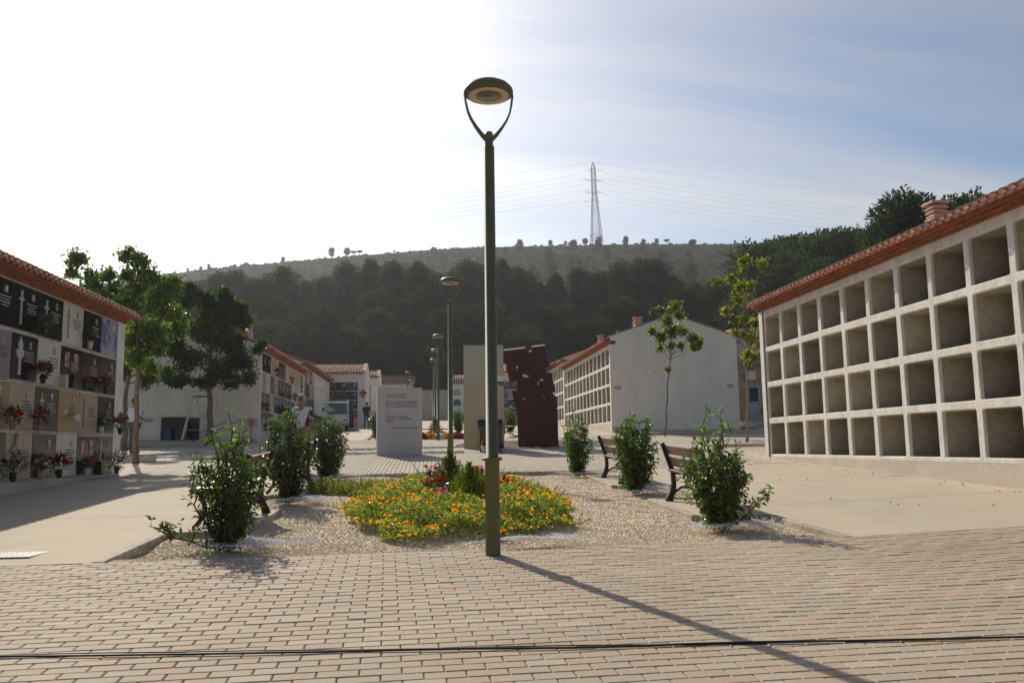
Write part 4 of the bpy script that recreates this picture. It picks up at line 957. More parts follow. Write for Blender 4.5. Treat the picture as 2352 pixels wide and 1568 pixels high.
# ------------------------------------------------------------------ benches
def make_bench():
    t = thing('park_bench', (0, 0, 0), 'x', 'bench', 'slatted benches along the gravel bed')
    # local: faces +x, runs along y from 0 to 1.75; rear foot x=0
    def leg(y):
        mb = MB()
        prof = [((-.02, 0), (.09, 0)), ((-.0, .05), (.10, .06)), ((.05, .14), (.13, .12)), ((.08, .25), (.14, .25)), ((.07, .40), (.13, .40)), ((.03, .52), (.085, .54)), ((-.02, .66), (.03, .68)), ((-.075, .82), (-.025, .84))]
        vs = []
        for a, b in prof: vs += [(a[0], y-.03, a[1]), (b[0], y-.03, b[1]), (b[0], y+.03, b[1]), (a[0], y+.03, a[1])]
        fs = []
        for i in range(7):
            for k in range(4): fs.append((i*4+k, i*4+(k+1) % 4, i*4+4+(k+1) % 4, i*4+4+k))
        fs += [(0, 1, 2, 3), (28, 29, 30, 31)]; mb.add(vs, fs)
        mb.tube([(.12, y, .40), (.30, y, .385), (.50, y, .40), (.54, y, .40)], [.028, .022, .025, .02], 6)
        mb.tube([(.49, y, .40), (.44, y, .26), (.45, y, .14), (.52, y, .04), (.56, y, .012)], [.030, .024, .024, .03, .025], 6)
        mb.tube([(.11, y, .12), (.22, y, .19), (.34, y, .19), (.47, y, .12)], .02, 6)
        mb.build('leg', M['iron'], t)
    leg(.12); leg(1.63)
    for (x, z) in ((.115, .425), (.255, .420), (.395, .425), (.52, .43)): MB().box((x, .875, z+.012), (.125, 1.75, .032), bev=.006).build('seat_slat', M['bench_wood'], t)
    for (x, z) in ((.075, .565), (.020, .735)):
        m3 = Matrix.Rotation(R(-17), 3, 'Y'); MB().box((x, .875, z), (.032, 1.75, .125), M=m3).build('back_slat', M['bench_wood'], t)
    return t
bp = make_bench()
for i, (x, y, fl, lab) in enumerate([(3.42, 10.22, 0, 'slatted bench behind the nearest shrub on the right'), (3.42, 14.75, 0, 'slatted bench half hidden by the middle right shrub'), (-2.10, 9.75, 1, 'dark bench mostly hidden behind the nearest left shrub'), (-2.10, 14.0, 1, 'dark bench behind the middle left shrub'),
                                     (3.45, 38.9, 0, 'small distant bench between steel slab and rusty sculpture'), (-2.15, 39.2, 1, 'small distant bench left of the white text slab')]):
    o = bp if i == 0 else copy_tree(bp)
    if fl: o.location = (x, y+1.75, g(x, y+1.75)+.004); o.rotation_euler = (-SL, 0, R(180)); o.rotation_euler = (Matrix.Rotation(SL, 3, 'X') @ Matrix.Rotation(R(180), 3, 'Z')).to_euler()
    else: o.location = (x, y, g(x, y)+.004); o.rotation_euler = (SL, 0, 0)
    o['label'] = lab

# ------------------------------------------------------------------ shrubs of the bed
def shrub(loc, h, w, label, seed, nst=16, leaf=.075, young=.25, group='evergreen shrubs round the gravel bed', lean=None, dens=1.0, extra=()):
    r = np.random.default_rng(seed); t = thing('shrub', loc, label, 'shrub', group)
    sb = MB(); C = []; A = []; top = []
    stems = []
    for k in range(nst):
        az = k*2.4+r.uniform(-.5, .5); q = math.sqrt((k+.5)/nst); sp = q*w*.5; hh = h*(1.0-.42*q**1.6)*r.uniform(.82, 1.08)
        stems.append((az, sp, hh))
    for (az, sp, hh) in stems+list(extra):
        p = np.array([math.cos(az)*.05, math.sin(az)*.05, 0.0]); pts = [p.copy()]; n = 9
        for i in range(1, n+1):
            f = i/n; rad = sp*(f**.7)*(1.12-.25*f); a2 = az+.15*math.sin(f*5+seed+sp*9)
            pts.append(np.array([math.cos(a2)*rad+.02*r.normal(), math.sin(a2)*rad+.02*r.normal(), hh*f**.92]))
        sb.tube(pts, [.011*(1-.8*i/n)+.002 for i in range(n+1)], 5)
        # side twigs carrying whorls of leaves
        for i in range(1, n+1):
            for tw in range(3 if i < n else 1):
                b = pts[i]+(pts[i-1]-pts[i])*r.random(); ta = r.uniform(0, 6.28); L = r.uniform(.05, .20)*(1.15-.5*i/n)*(w/.85) if i < n else .08
                d = np.array([math.cos(ta), math.sin(ta), r.uniform(.25, 1.1)]); d /= np.linalg.norm(d)
                if i == n: d = np.array([.1*r.normal(), .1*r.normal(), 1.0])
                sb.tube([b, b+d*L], [.0035, .0015], 3)
                m = int((5+L*42)*dens)
                for q in range(m):
                    f = r.random()**.75; c = b+d*L*f; la = q*2.4+r.uniform(-.4, .4)
                    e1 = np.cross(d, [0, 0, 1.0]); e1 = e1/max(np.linalg.norm(e1), .05); e2 = np.cross(d, e1)
                    ld = d*r.uniform(.2, .8)+e1*math.cos(la)+e2*math.sin(la); ld /= np.linalg.norm(ld); C.append(c+ld*leaf*.5); A.append(ld); top.append((c[2]/h > .72)*1.0 if i > n-3 else 0)
    sb.build('stem', M['twig'], t)
    C = np.array(C); A = np.array(A); top = np.array(top); mi = np.where((r.random(len(C)) < young*top+.03), 1, 0); mi[r.random(len(C)) < .0015] = 2
    link('foliage', leaf_mesh('foliage', C, leaf*r.uniform(.7, 1.15, len(C)), leaf*.44, [M['leaf_shrub'], M['leaf_young'], M['leaf_red']], r, mi=mi, up=.6, A=A, fold=.3), t)['kind'] = 'stuff'
    return t
def at_bed(x, y): return (x, y, float(bedz(x, y))+.03)
shrub(at_bed(-1.97, 8.55), 1.34, .96, 'nearest left shrub with a long low side branch', 21, 19, extra=[(3.35, .80, .26)], young=.6, dens=.50, leaf=.074)
shrub(at_bed(-2.12, 12.94), 1.56, .96, 'middle left shrub before the man in the polo shirt', 22, 16, young=.7, leaf=.085, dens=.58)
shrub(at_bed(-2.1, 17.85), 1.52, .98, 'dense left shrub farthest back on the gravel bed', 23, 18, leaf=.085, dens=.65, young=.4)
shrub(at_bed(3.23, 9.15), 1.20, .90, 'nearest right shrub with two tall shoots in front of the bench', 24, 19, extra=[(6.1, .66, .42), (.4, .12, 1.38), (2.6, .16, 1.40)], young=.3, dens=.52, leaf=.074)
shrub(at_bed(3.4, 13.55), 1.48, .98, 'middle right shrub hiding part of a bench', 25, 17, young=.45, leaf=.085, dens=.65)
shrub(at_bed(3.2, 17.9), 1.48, .82, 'slender right shrub farthest back beside the sculpture', 26, 14, young=.4, leaf=.085, dens=.65)
shrub((-2.35, 38.8, g(-2.4, 38.8)-.05), 1.5, .9, 'distant shrub at the left edge of the text slab', 27, 14, leaf=.10, dens=.7)
shrub((at(1053, 950, 46)[0], 46, g(1, 46)-.05), 1.5, .9, 'distant reddish shrub left of the steel slab', 28, 12, leaf=.11, dens=.6, young=.8)
shrub((at(1172, 980, 46)[0], 46, g(4, 46)-.05), 1.5, .8, 'distant shrub beside the far white plaque block', 29, 12, leaf=.11, dens=.6)
# tree supports: orange flame flower by the electrical box
t = thing('canna_flower', (-7.0, 33.6, g(-7, 33.6)), 'orange canna flower on a thin stem left of the middle shrub', 'flower'); MB().tube([(0, 0, 0), (.02, 0, .8)], .012, 5).build('stem', M['leaf_shrub'], t)
r2 = np.random.default_rng(3); link('petals', leaf_mesh('petals', r2.normal(0, 1, (24, 3))*[.035, .035, .08]+[.03, 0, .88], .13, .06, M['fl_orange'], r2, A=r2.normal(0, 1, (24, 3))*[.4, .4, .2]+[.2, 0, 1]), t)['kind'] = 'stuff'

# ------------------------------------------------------------------ flower bed
def lantana(cx, cy, rx, ry, h, n, nf, label, seed, hole=None):
    r = np.random.default_rng(seed); t = thing('lantana_bed', (cx, cy, g(cx, cy)-.06), label, 'flower bed')
    def samp(n, lo, hi, rim=1.0):
        a = r.uniform(0, 6.283, n); q = np.sqrt(r.random(n))*rim*(1+.05*np.sin(a*5+seed)+.05*np.sin(a*9+1)+.03*np.sin(a*17)); x = q*np.cos(a)*rx; y = q*np.sin(a)*ry
        hh = h*(1-.72*q**2.6)*(1-.72*np.exp(-((x-.05)**2/.22+(y+.1)**2/1.3)))*(1+.32*np.sin(x*5.3+1)*np.sin(y*4.7)+.2*np.sin(x*11+y*9))
        z = hh*(lo+(hi-lo)*r.random(n)**.6)+.0368*y
        return np.stack([x, y, z+.02], 1), q
    C, q = samp(n, .10, 1.05, 1.0)
    L = r.uniform(.022, .050, n); A = r.normal(0, 1, (n, 3)); A[:, 2] = np.abs(A[:, 2])*.5
    link('foliage', leaf_mesh('foliage', C, L, L*.55, [M['leaf_lantana'], M['leaf_shrub']], r, mi=(r.random(n) < .12).astype(int), up=.5, A=A), t)['kind'] = 'stuff'
    # sprigs that stand proud and trail over the gravel
    m = 420; S0, q = samp(m, .9, 1.0, 1.05); C2 = []; A2 = []; sb = MB()
    for i in range(m):
        d = np.array([S0[i, 0]/rx, S0[i, 1]/ry, .9])+r.normal(0, .4, 3); d /= np.linalg.norm(d); Ls = r.uniform(.06, .17); e = S0[i]+d*Ls
        sb.tube([S0[i], e], [.003, .0015], 3)
        for k in range(9):
            ld = d*.4+r.normal(0, .6, 3); ld /= np.linalg.norm(ld); C2.append(S0[i]+d*Ls*(k+1)/9+ld*.014); A2.append(ld)
    sb.build('sprigs', M['leaf_lantana'], t)['kind'] = 'stuff'
    link('sprig_leaves', leaf_mesh('sprig_leaves', np.array(C2), .032, .019, M['leaf_lantana'], r, A=np.array(A2), up=.5), t)['kind'] = 'stuff'
    F, q = samp(nf, .98, 1.06, 1.06); w = (q > .45) | (r.random(nf) < .45); F = F[w]; nf = len(F); F[:, 2] += r.uniform(.0, .05, nf)
    nfr = F.copy(); dirs = np.stack([F[:, 0]/rx*.5, F[:, 1]/ry*.5-.25, np.full(nf, .8)], 1)+r.normal(0, .25, (nf, 3)); dirs /= np.linalg.norm(dirs, axis=1)[:, None]
    k = 18; rad = r.uniform(.009, .018, nf); C3 = np.repeat(F, k, 0); d = r.normal(0, 1, (nf*k, 3)); dd_ = np.repeat(dirs, k, 0); d = d/np.linalg.norm(d, axis=1)[:, None]; d = np.where(((d*dd_).sum(1) < -.1)[:, None], -d, d)
    C3 = C3+d*np.repeat(rad, k)[:, None]*[1, 1, .75]; T_ = np.cross(d, r.normal(0, 1, (nf*k, 3)))
    link('flowers', leaf_mesh('flowers', C3, np.repeat(rad, k)*.95, np.repeat(rad, k)*.8, M['lantana_orange'], r, A=T_, up=0, fold=.0), t)['kind'] = 'stuff'
    return t
lantana(.40, 11.6, 1.50, 2.75, .38, 70000, 850, 'wide low bed of orange lantana round the foot of the lamp', 31)
lantana(-1.35, 14.7, .68, .60, .24, 5600, 130, 'small patch of orange lantana near the left shrubs', 32)
def cypress(x, y, h, w, label, seed):
    r = np.random.default_rng(seed); z0 = g(x, y)-.05; t = thing('dwarf_cypress', (x, y, z0), label, 'cypress', 'dwarf cypresses in the flower bed')
    sb = MB().tube([(0, 0, 0), (0, 0, h*.8)], [.03, .006], 6); sb.build('trunk', M['twig'], t)
    C = []; A = []
    for k in range(120):
        a = k*2.4; f = (k+.5)/120; rad = w*.5*(1-f**2.6)*r.uniform(.75, 1.1); b = np.array([math.cos(a)*rad*.5, math.sin(a)*rad*.5, h*f*.72]); e = np.array([math.cos(a)*rad, math.sin(a)*rad, h*f*.72+h*.24*r.uniform(.8, 1.2)])
        for q in range(42):
            s_ = r.random()**.7; C.append(b+(e-b)*s_+r.normal(0, .016*(1.3-s_), 3)); A.append((e-b)/h*2+r.normal(0, .35, 3)+[0, 0, .5])
    link('foliage', leaf_mesh('foliage', np.array(C), .042, .011, M['leaf_cypress'], r, A=np.array(A)), t)['kind'] = 'stuff'
cypress(.30, 12.1, .86, .52, 'bushy dwarf cypress at the back of the lantana bed', 41)
cypress(.53, 11.0, .72, .64, 'wider dwarf cypress left of the lamp pole in the lantana bed', 42)
cypress(at(1095, 1100, 11.2)[0]+.02, 11.35, .50, .42, 'low dwarf cypress touching the lamp pole', 43)
cypress(at(1000, 990, 37)[0], 37, 1.0, .7, 'small dark conifer amid the chrysanthemums beyond the monument', 44)
def cyclamen(px, py, Y, col, label, seed, n=16, s=.06):
    x, y, z = at(px, py, Y); r = np.random.default_rng(seed); zz = g(x, y); t = thing('flowering_plant', (x, y, zz), label, 'flower', 'pink and red flowers in the lantana bed'); hh = z-zz
    sb = MB()
    F = r.normal(0, 1, (n, 3))*[s, s, s*.5]+[0, 0, hh]
    for f in F: sb.tube([(f[0]*.3, f[1]*.3, .02), tuple(f)], .0025, 3)
    sb.build('stem', M['twig'], t)['kind'] = 'stuff'
    k = 9; d = r.normal(0, 1, (n*k, 3)); d[:, 2] = np.abs(d[:, 2]); d /= np.linalg.norm(d, axis=1)[:, None]
    link('petals', leaf_mesh('petals', np.repeat(F, k, 0)+d*.015, .034, .024, M['fl_'+col], r, A=d, fold=.2), t)['kind'] = 'stuff'
    q = 60; Lc = r.normal(0, 1, (q, 3))*[.08, .08, .02]+[0, 0, hh-.07]
    link('leaves', leaf_mesh('leaves', Lc, .06, .055, M['leaf_shrub'], r, up=1.5), t)['kind'] = 'stuff'
for i, (px, py, Y, col, lab, n) in enumerate([(992, 1078, 12.8, 'magenta', 'magenta blooms at the back left of the flower bed', 20), (1022, 1085, 12.2, 'magenta', 'small magenta bloom beside the rear cypress', 8), (1008, 1102, 11.6, 'red', 'deep red blooms left of the dwarf cypresses', 20), (979, 1109, 11.5, 'magenta', 'bright pink bloom left of the deep red ones', 10),
                                              (1016, 1125, 11.0, 'lilac', 'pale pink blooms below the deep red ones', 10), (1022, 1136, 10.7, 'lilac', 'pink blooms low in front of the wide cypress', 14), (992, 1132, 10.8, 'magenta', 'dark pink blooms low at the left of the cypresses', 14), (1099, 1077, 12.6, 'magenta', 'large magenta bloom just left of the lamp pole', 26), (1082, 1079, 12.3, 'red', 'small red bloom behind the wide cypress', 8),
                                              (1162, 1097, 11.9, 'red', 'red bloom right of the lamp pole, upper one', 10), (1166, 1110, 11.5, 'red', 'red bloom right of the lamp pole, lower one', 16), (1184, 1124, 11.2, 'lilac', 'thin pink blooms right of the red ones', 8), (1203, 1136, 10.9, 'lilac', 'row of pink blooms in the right half of the flower bed', 26)]):
    cyclamen(px, py, Y, col, lab, 60+i, n, .05 if n < 15 else .075)
# chrysanthemum mounds of the second bed
kinds = [('pink', 'pink'), ('yellow', 'yellow'), ('wine', 'wine red'), ('magenta', 'magenta'), ('white', 'cream')]
lay = [(972, 985, 37.5, 0), (985, 983, 38.2, 3), (1018, 981, 38.4, 0), (1034, 986, 37.6, 3), (978, 995, 36.6, 1), (993, 1001, 36.1, 1), (968, 1003, 36.0, 2), (1021, 1000, 36.2, 1), (1036, 999, 36.3, 1), (1046, 997, 36.5, 2), (1055, 1001, 36.0, 2), (1031, 992, 37.0, 0), (1008, 1002, 36.0, 4), (1048, 991, 37.2, 2)]
side = ['far left', 'left', 'middle', 'right', 'far right']
for i, (px, py, Y, k) in enumerate(lay):
    x = at(px, py, Y)[0]; r = np.random.default_rng(80+i); t = thing('chrysanthemum', (x, Y, g(x, Y)-.05), '%s chrysanthemum mound, %s of the second flower bed, %s' % (kinds[k][1], side[min(4, int((px-965)/19))], 'rear row' if Y > 37 else ('front edge' if Y < 36.15 else 'front row')), 'flower', 'chrysanthemum mounds of the second flower bed')
    n = 420; d = r.normal(0, 1, (n, 3)); d[:, 2] = np.abs(d[:, 2]); d /= np.linalg.norm(d, axis=1)[:, None]
    link('flowers', leaf_mesh('flowers', d*[.27, .27, .24]+[0, 0, .06], .06, .055, M['fl_'+kinds[k][0]], r, A=np.cross(d, r.normal(0, 1, (n, 3)))), t)['kind'] = 'stuff'
    link('foliage', leaf_mesh('foliage', d[:150]*[.24, .24, .16]+[0, 0, .03], .07, .05, M['leaf_shrub'], r), t)['kind'] = 'stuff'

# ------------------------------------------------------------------ flowers on the left plaques
fl = [((-6.95, 14.70, 1.70), 'red and orange flowers on the second lowest row, far left of the plaque wall', ['red', 'orange', 'salmon'], 20, .14, .22, 'pot_clay'),
      ((-6.95, 15.70, 1.70), 'mixed pink and dark flowers on the second row from the bottom', ['pink', 'wine', 'salmon'], 16, .14, .30, 'pot_clay'),
      ((-6.97, 18.55, 1.70), 'small pale posy on the second row from the bottom', ['white', 'salmon'], 10, .08, .16, 'pot_white'),
      ((-6.90, 19.45, 1.70), 'dusky salmon flowers in a black vase at the wall end', ['salmon', 'wine'], 16, .16, .30, 'pot_black'),
      ((-6.95, 15.70, 2.56), 'magenta and purple flowers in a black vase before a cream plaque', ['magenta', 'purple', 'lilac'], 20, .14, .24, 'pot_black'),
      ((-6.97, 17.60, 2.56), 'small orange posy between dark plaques', ['orange'], 6, .06, .22, 'pot_black'),
      ((-6.95, 18.65, 2.56), 'red and white flowers in a black vase in the second row from the top', ['red', 'white', 'red'], 16, .15, .20, 'pot_black'),
      ((-6.92, 14.75, .84), 'dark leafy potted plant at the lower left of the plaque wall', ['wine'], 3, .18, .30, 'pot_black'),
      ((-6.95, 15.80, .84), 'orange lilies on the lowest row', ['orange', 'white'], 12, .12, .34, 'pot_clay'),
      ((-6.90, 16.45, .84), 'large spray of red flowers on the lowest row', ['red', 'red', 'yellow'], 26, .19, .28, 'pot_black'),
      ((-6.95, 17.85, .84), 'pink posy in a pale vase on the lowest row', ['lilac', 'pink'], 14, .13, .22, 'pot_white'),
      ((-6.90, 19.35, .84), 'dark bouquet with one white bloom at the end of the lowest row', ['white', 'wine'], 4, .19, .30, 'pot_black'),
      ((-6.95, 15.65, 3.43), 'white roses in a black vase on the top row', ['white', 'salmon'], 9, .13, .26, 'pot_black'),
      ((-6.97, 17.75, 3.43), 'pink hanging posy on the top row', ['pink', 'lilac', 'salmon'], 16, .10, .26, 'pot_white')]
for i, (lc, lab, cols, n, rad, h, pot) in enumerate(fl): bouquet(lc, lab, cols, n, rad, h, pot, seed=i, fs=.06, leafy=150)
t = thing('flower_pot', (-6.95, 18.45, .84), 'empty black square pot on the lowest row of the plaque wall', 'pot'); MB().box((0, 0, .14), (.18, .18, .28), bev=.01).build('pot', M['pot_black'], t)
t = thing('stone_holder', (-6.98, 16.62, 2.56), 'cream stone flower holder without flowers on a ledge', 'vase'); MB().box((0, 0, .12), (.13, .13, .24), bev=.008).build('holder', M['plaque_beige'], t)
t = thing('angel_ornament', (-7.0, 17.38, 1.98), 'little white angel ornament fixed to a tan plaque', 'ornament'); mb = MB().blob((0, 0, .0), (.05, .08, .07)).blob((0, 0, .08), .035); mb.build('body', M['plaque_cream'], t); MB().blob((0, -.08, .03), (.02, .07, .05)).build('wing', M['plaque_cream'], t); MB().blob((0, .08, .03), (.02, .07, .05)).build('wing', M['plaque_cream'], t)
for i in range(10):
    rr = random.Random(90+i); y = 36.7+i*1.07+rr.random()*.5; row = (i*3+1) % 4; cc_ = rr.choice([['red'], ['white', 'pink'], ['purple'], ['yellow'], ['magenta', 'red']])
    lab = ['%s posy, %s row of the middle left building, %s plaque from its corner' % (' and '.join(cc_), ['lowest', 'third', 'second', 'top'][row], 'first second third fourth fifth sixth seventh eighth ninth tenth eleventh twelfth'.split()[i])][0]
    bouquet((-6.98, y, 1.69+.42+.85*row), lab, cc_, 10, .13, .2, 'pot_black', seed=100+i, group='flower vases on the middle left building', leafy=50, fs=.08)
bouquet((at(834, 905, 61)[0], 61.0, at(834, 912, 61)[2]), 'salmon wreath of flowers at the corner of the far tiled columbarium', ['salmon', 'red', 'white'], 18, .26, .1, 'pot_black', seed=120, group=None, leafy=60, fs=.12)

# ------------------------------------------------------------------ cables, grate, fallen leaves
def cable(x0, y0, x1, y1, n, seed, label, rad):
    r = random.Random(seed); pts = []; ph = r.random()*6
    for i in range(n+1):
        f = i/n; x = x0+(x1-x0)*f; y = y0+(y1-y0)*f+.018*math.sin(f*9+ph)+.010*math.sin(f*31+ph*2); pts.append((x, y, g(x, y)+rad+.001+.004*abs(math.sin(f*23+ph))))
    tag(MB().tube(pts, rad, 6).build('cable', M['cable']), label, 'cable', 'black cables across the front paving')
cable(-4.5, 4.93, 6.0, 4.22, 120, 1, 'thicker black cable lying across the front paving', .0062)
cable(-4.5, 4.96, 6.0, 4.235, 120, 2, 'thin second cable running beside the thick black one', .0035)
t = thing('drain_grate', (-4.02, 8.30, g(-4, 8.3)+.004), 'pale perforated drain grate set in the left path', 'drain'); 
MB().box((0, 0, 0), (.80, .40, .008)).build('plate', M['grey_paint'], t)
hb = MB()
for i in range(14):
    for j in range(7): hb.box((-.36+i*.055, -.165+j*.055, .0052), (.03, .028, .002))
hb.build('slots', M['iron'], t)['kind'] = 'stuff'
r2 = np.random.default_rng(9); n = 70; C = np.stack([8.45-np.abs(r2.normal(0, .25, n)), r2.uniform(9, 19.5, n)], 1); C = np.column_stack([C, G(C[:, 0], C[:, 1])+.012])
n2 = 40; C2 = np.column_stack([r2.uniform(-2.5, 4, n2), r2.uniform(8.2, 15, n2)]); C2 = np.column_stack([C2, bedz(C2[:, 0], C2[:, 1])+.02]); 
n3 = 14; C3 = np.column_stack([r2.uniform(4.5, 8, n3), r2.uniform(8.3, 15, n3)]); C3 = np.column_stack([C3, G(C3[:, 0], C3[:, 1])+.008]); C = np.concatenate([C, C2, C3])
tag(link('fallen_leaves', leaf_mesh('fallen_leaves', C, r2.uniform(.02, .055, len(C)), .03, M['dry_leaf'], r2, up=3)), 'scattered dry leaves along the niche wall and on the gravel', 'leaves', kind='stuff')
# ------------------------------------------------------------------ broadleaf trees
def tree(px, py, Y, label, blobs, seed, leaf=.11, n_per=260, mats=('leaf_tree', 'leaf_tree_light'), light=.25, trunk=.08, bark='bark', fork=None, lean=0., group='young plane trees beside the avenue', dens=1.0, extra_trunks=()):
    x0 = at(px, py, Y)[0]; z0 = g(x0, Y)-.02; t = thing('broadleaf_tree', (x0, Y, z0), label, 'tree', group); r = np.random.default_rng(seed)
    B = []
    for (bx, by, br) in blobs:
        dy = r.normal(0, .35)*br/30; p = at(bx, by, Y); B.append((p[0]-x0, dy, p[2]-z0, br*Y/FPX))
    B = np.array(B); fx, fz = (B[:, 0].mean()*.3, B[:, 2].min()*.9) if fork is None else (at(fork[0], fork[1], Y)[0]-x0, at(fork[0], fork[1], Y)[2]-z0)
    tb = MB(); H = B[:, 2].max(); n = 10; pts = [(fx*(i/n)+.02*math.sin(i*1.7+seed), .015*math.cos(i*2.1), fz*i/n) for i in range(n+1)]
    tb.tube(pts, [trunk*(1.25 if i == 0 else 1-.35*i/n) for i in range(n+1)], 10)
    tb.build('trunk', M[bark], t)
    lb = MB(); c0 = np.array(pts[-1]); cen_ = np.array([B[:, 0].mean()*.6+fx*.4, 0, (fz+H)/2])
    lb.tube([c0, (c0+cen_)/2+[.05, 0, 0], cen_, [cen_[0]+.05, 0, H*.95]], [trunk*.62, trunk*.5, trunk*.32, trunk*.08], 7)
    C = []; A = []
    for b in B:
        zz = max(fz, min(b[2]-b[3]*.4, fz+(b[2]-fz)*.55)); st = np.array([fx+(cen_[0]-fx)*min(1, max(0, (zz-fz)/(cen_[2]-fz+.01))), 0, zz]); e = b[:3]; m = (st+e)/2+r.normal(0, .08, 3)*b[3]
        lb.tube([st, m, e], [trunk*.33, trunk*.22, trunk*.08], 5)
        nt_ = max(5, int(13*dens))
        for k in range(nt_):
            d = r.normal(0, 1, 3); d /= np.linalg.norm(d); d[2] = d[2]*.8+.1; q = e+d*b[3]*r.uniform(.45, 1.12); s_ = e+(q-e)*.1
            lb.tube([s_, (s_+q)/2+[0, 0, .1*b[3]], q], [trunk*.10, .006, .003], 3)
            mm = int(n_per*dens/nt_*min(2.2, (b[3]/.35)**1.3)); f = r.random(mm)**.6; cc_ = s_+(q-s_)*f[:, None]+r.normal(0, .13*b[3]+.04, (mm, 3))
            C.append(cc_); a = r.normal(0, .6, (mm, 3)); a[:, 2] -= .55; A.append(a+d*.4)
    lb.build('limbs', M[bark], t)
    C = np.concatenate(C); A = np.concatenate(A); mi = (r.random(len(C)) < light).astype(int)
    ce = np.repeat(0, len(C))
    link('crown', leaf_mesh('crown', C, leaf*r.uniform(.6, 1.2, len(C)), leaf*.62, [M[m] for m in mats], r, mi=mi, up=.4, A=A, fold=.2), t)['kind'] = 'stuff'
    return t
# left pair (crowns overlap), third trunk behind
tree(310, 1065, 23.2, 'taller left tree whose bare trunk stands beside the plaque wall end', [(185, 600, 26), (170, 628, 16), (205, 640, 22), (250, 660, 26), (290, 590, 22), (330, 605, 24), (350, 640, 34), (300, 650, 34), (370, 690, 40), (310, 710, 44), (260, 715, 30), (345, 760, 46), (300, 780, 36), (395, 740, 30), (320, 830, 30), (400, 680, 30), (285, 625, 20), (385, 715, 30), (365, 800, 26), (240, 690, 20), (222, 660, 18), (228, 630, 12), (262, 640, 20), (400, 650, 18)], 51, leaf=.125, n_per=480, light=.35, trunk=.075, bark='bark', fork=(318, 800))
tree(483, 1008, 33.0, 'rounder dark tree shading the left gable wall in front of the ladder', [(430, 690, 34), (480, 715, 42), (530, 705, 34), (560, 740, 26), (420, 745, 38), (480, 775, 50), (530, 790, 40), (400, 800, 34), (440, 830, 42), (500, 840, 46), (555, 835, 30), (385, 860, 24), (590, 800, 14), (420, 878, 20), (530, 872, 24), (575, 870, 18), (605, 790, 9), (470, 878, 22), (395, 715, 30), (375, 770, 30), (450, 745, 40), (505, 755, 40), (400, 672, 22), (440, 668, 24), (480, 688, 24), (525, 684, 22), (548, 710, 20)], 52, leaf=.15, n_per=600, light=.22, trunk=.13, fork=(482, 890))
tree(286, 1032, 30.0, 'third left tree, half hidden behind the bare trunk', [(300, 830, 30), (280, 860, 24), (330, 870, 26), (260, 800, 22), (350, 845, 22), (300, 770, 30), (345, 700, 30)], 53, leaf=.15, n_per=520, light=.75, trunk=.10, fork=(289, 900), group='young plane trees beside the avenue')
tree(585, 905, 90, 'small distant tree between the left crown and the first tiled roof', [(600, 880, 14)], 57, n_per=60, leaf=.3, fork=(586, 890), trunk=.1, group=None)
tree(1528, 1001, 33.7, 'thin young tree with a sparse crown before the white gable', [(1545, 705, 17), (1520, 712, 12), (1562, 722, 14), (1540, 735, 20), (1500, 715, 7), (1500, 760, 11), (1515, 775, 15), (1545, 765, 20), (1570, 760, 16), (1588, 778, 15), (1610, 782, 13), (1590, 800, 13), (1515, 800, 9), (1540, 795, 10), (1560, 795, 9), (1535, 848, 5)], 54, leaf=.17, n_per=300, mats=('leaf_tree_light', 'leaf_yellow'), light=.10, trunk=.045, bark='bark_pale', fork=(1535, 858), dens=.8)
tree(1717, 1015, 28.0, 'slender yellowing tree beside the end of the niche wall', [(1718, 600, 17), (1735, 615, 18), (1705, 620, 14), (1650, 645, 13), (1675, 640, 13), (1700, 660, 17), (1735, 650, 16), (1690, 690, 17), (1725, 690, 18), (1675, 715, 13), (1710, 730, 20), (1745, 740, 20), (1690, 765, 15), (1725, 775, 22), (1750, 790, 18), (1710, 815, 15), (1740, 820, 16), (1690, 735, 12), (1738, 705, 12), (1722, 835, 12)], 55, leaf=.14, n_per=260, mats=('leaf_tree_light', 'leaf_yellow'), light=.42, trunk=.05, bark='bark_pale', fork=(1716, 850), dens=.8)

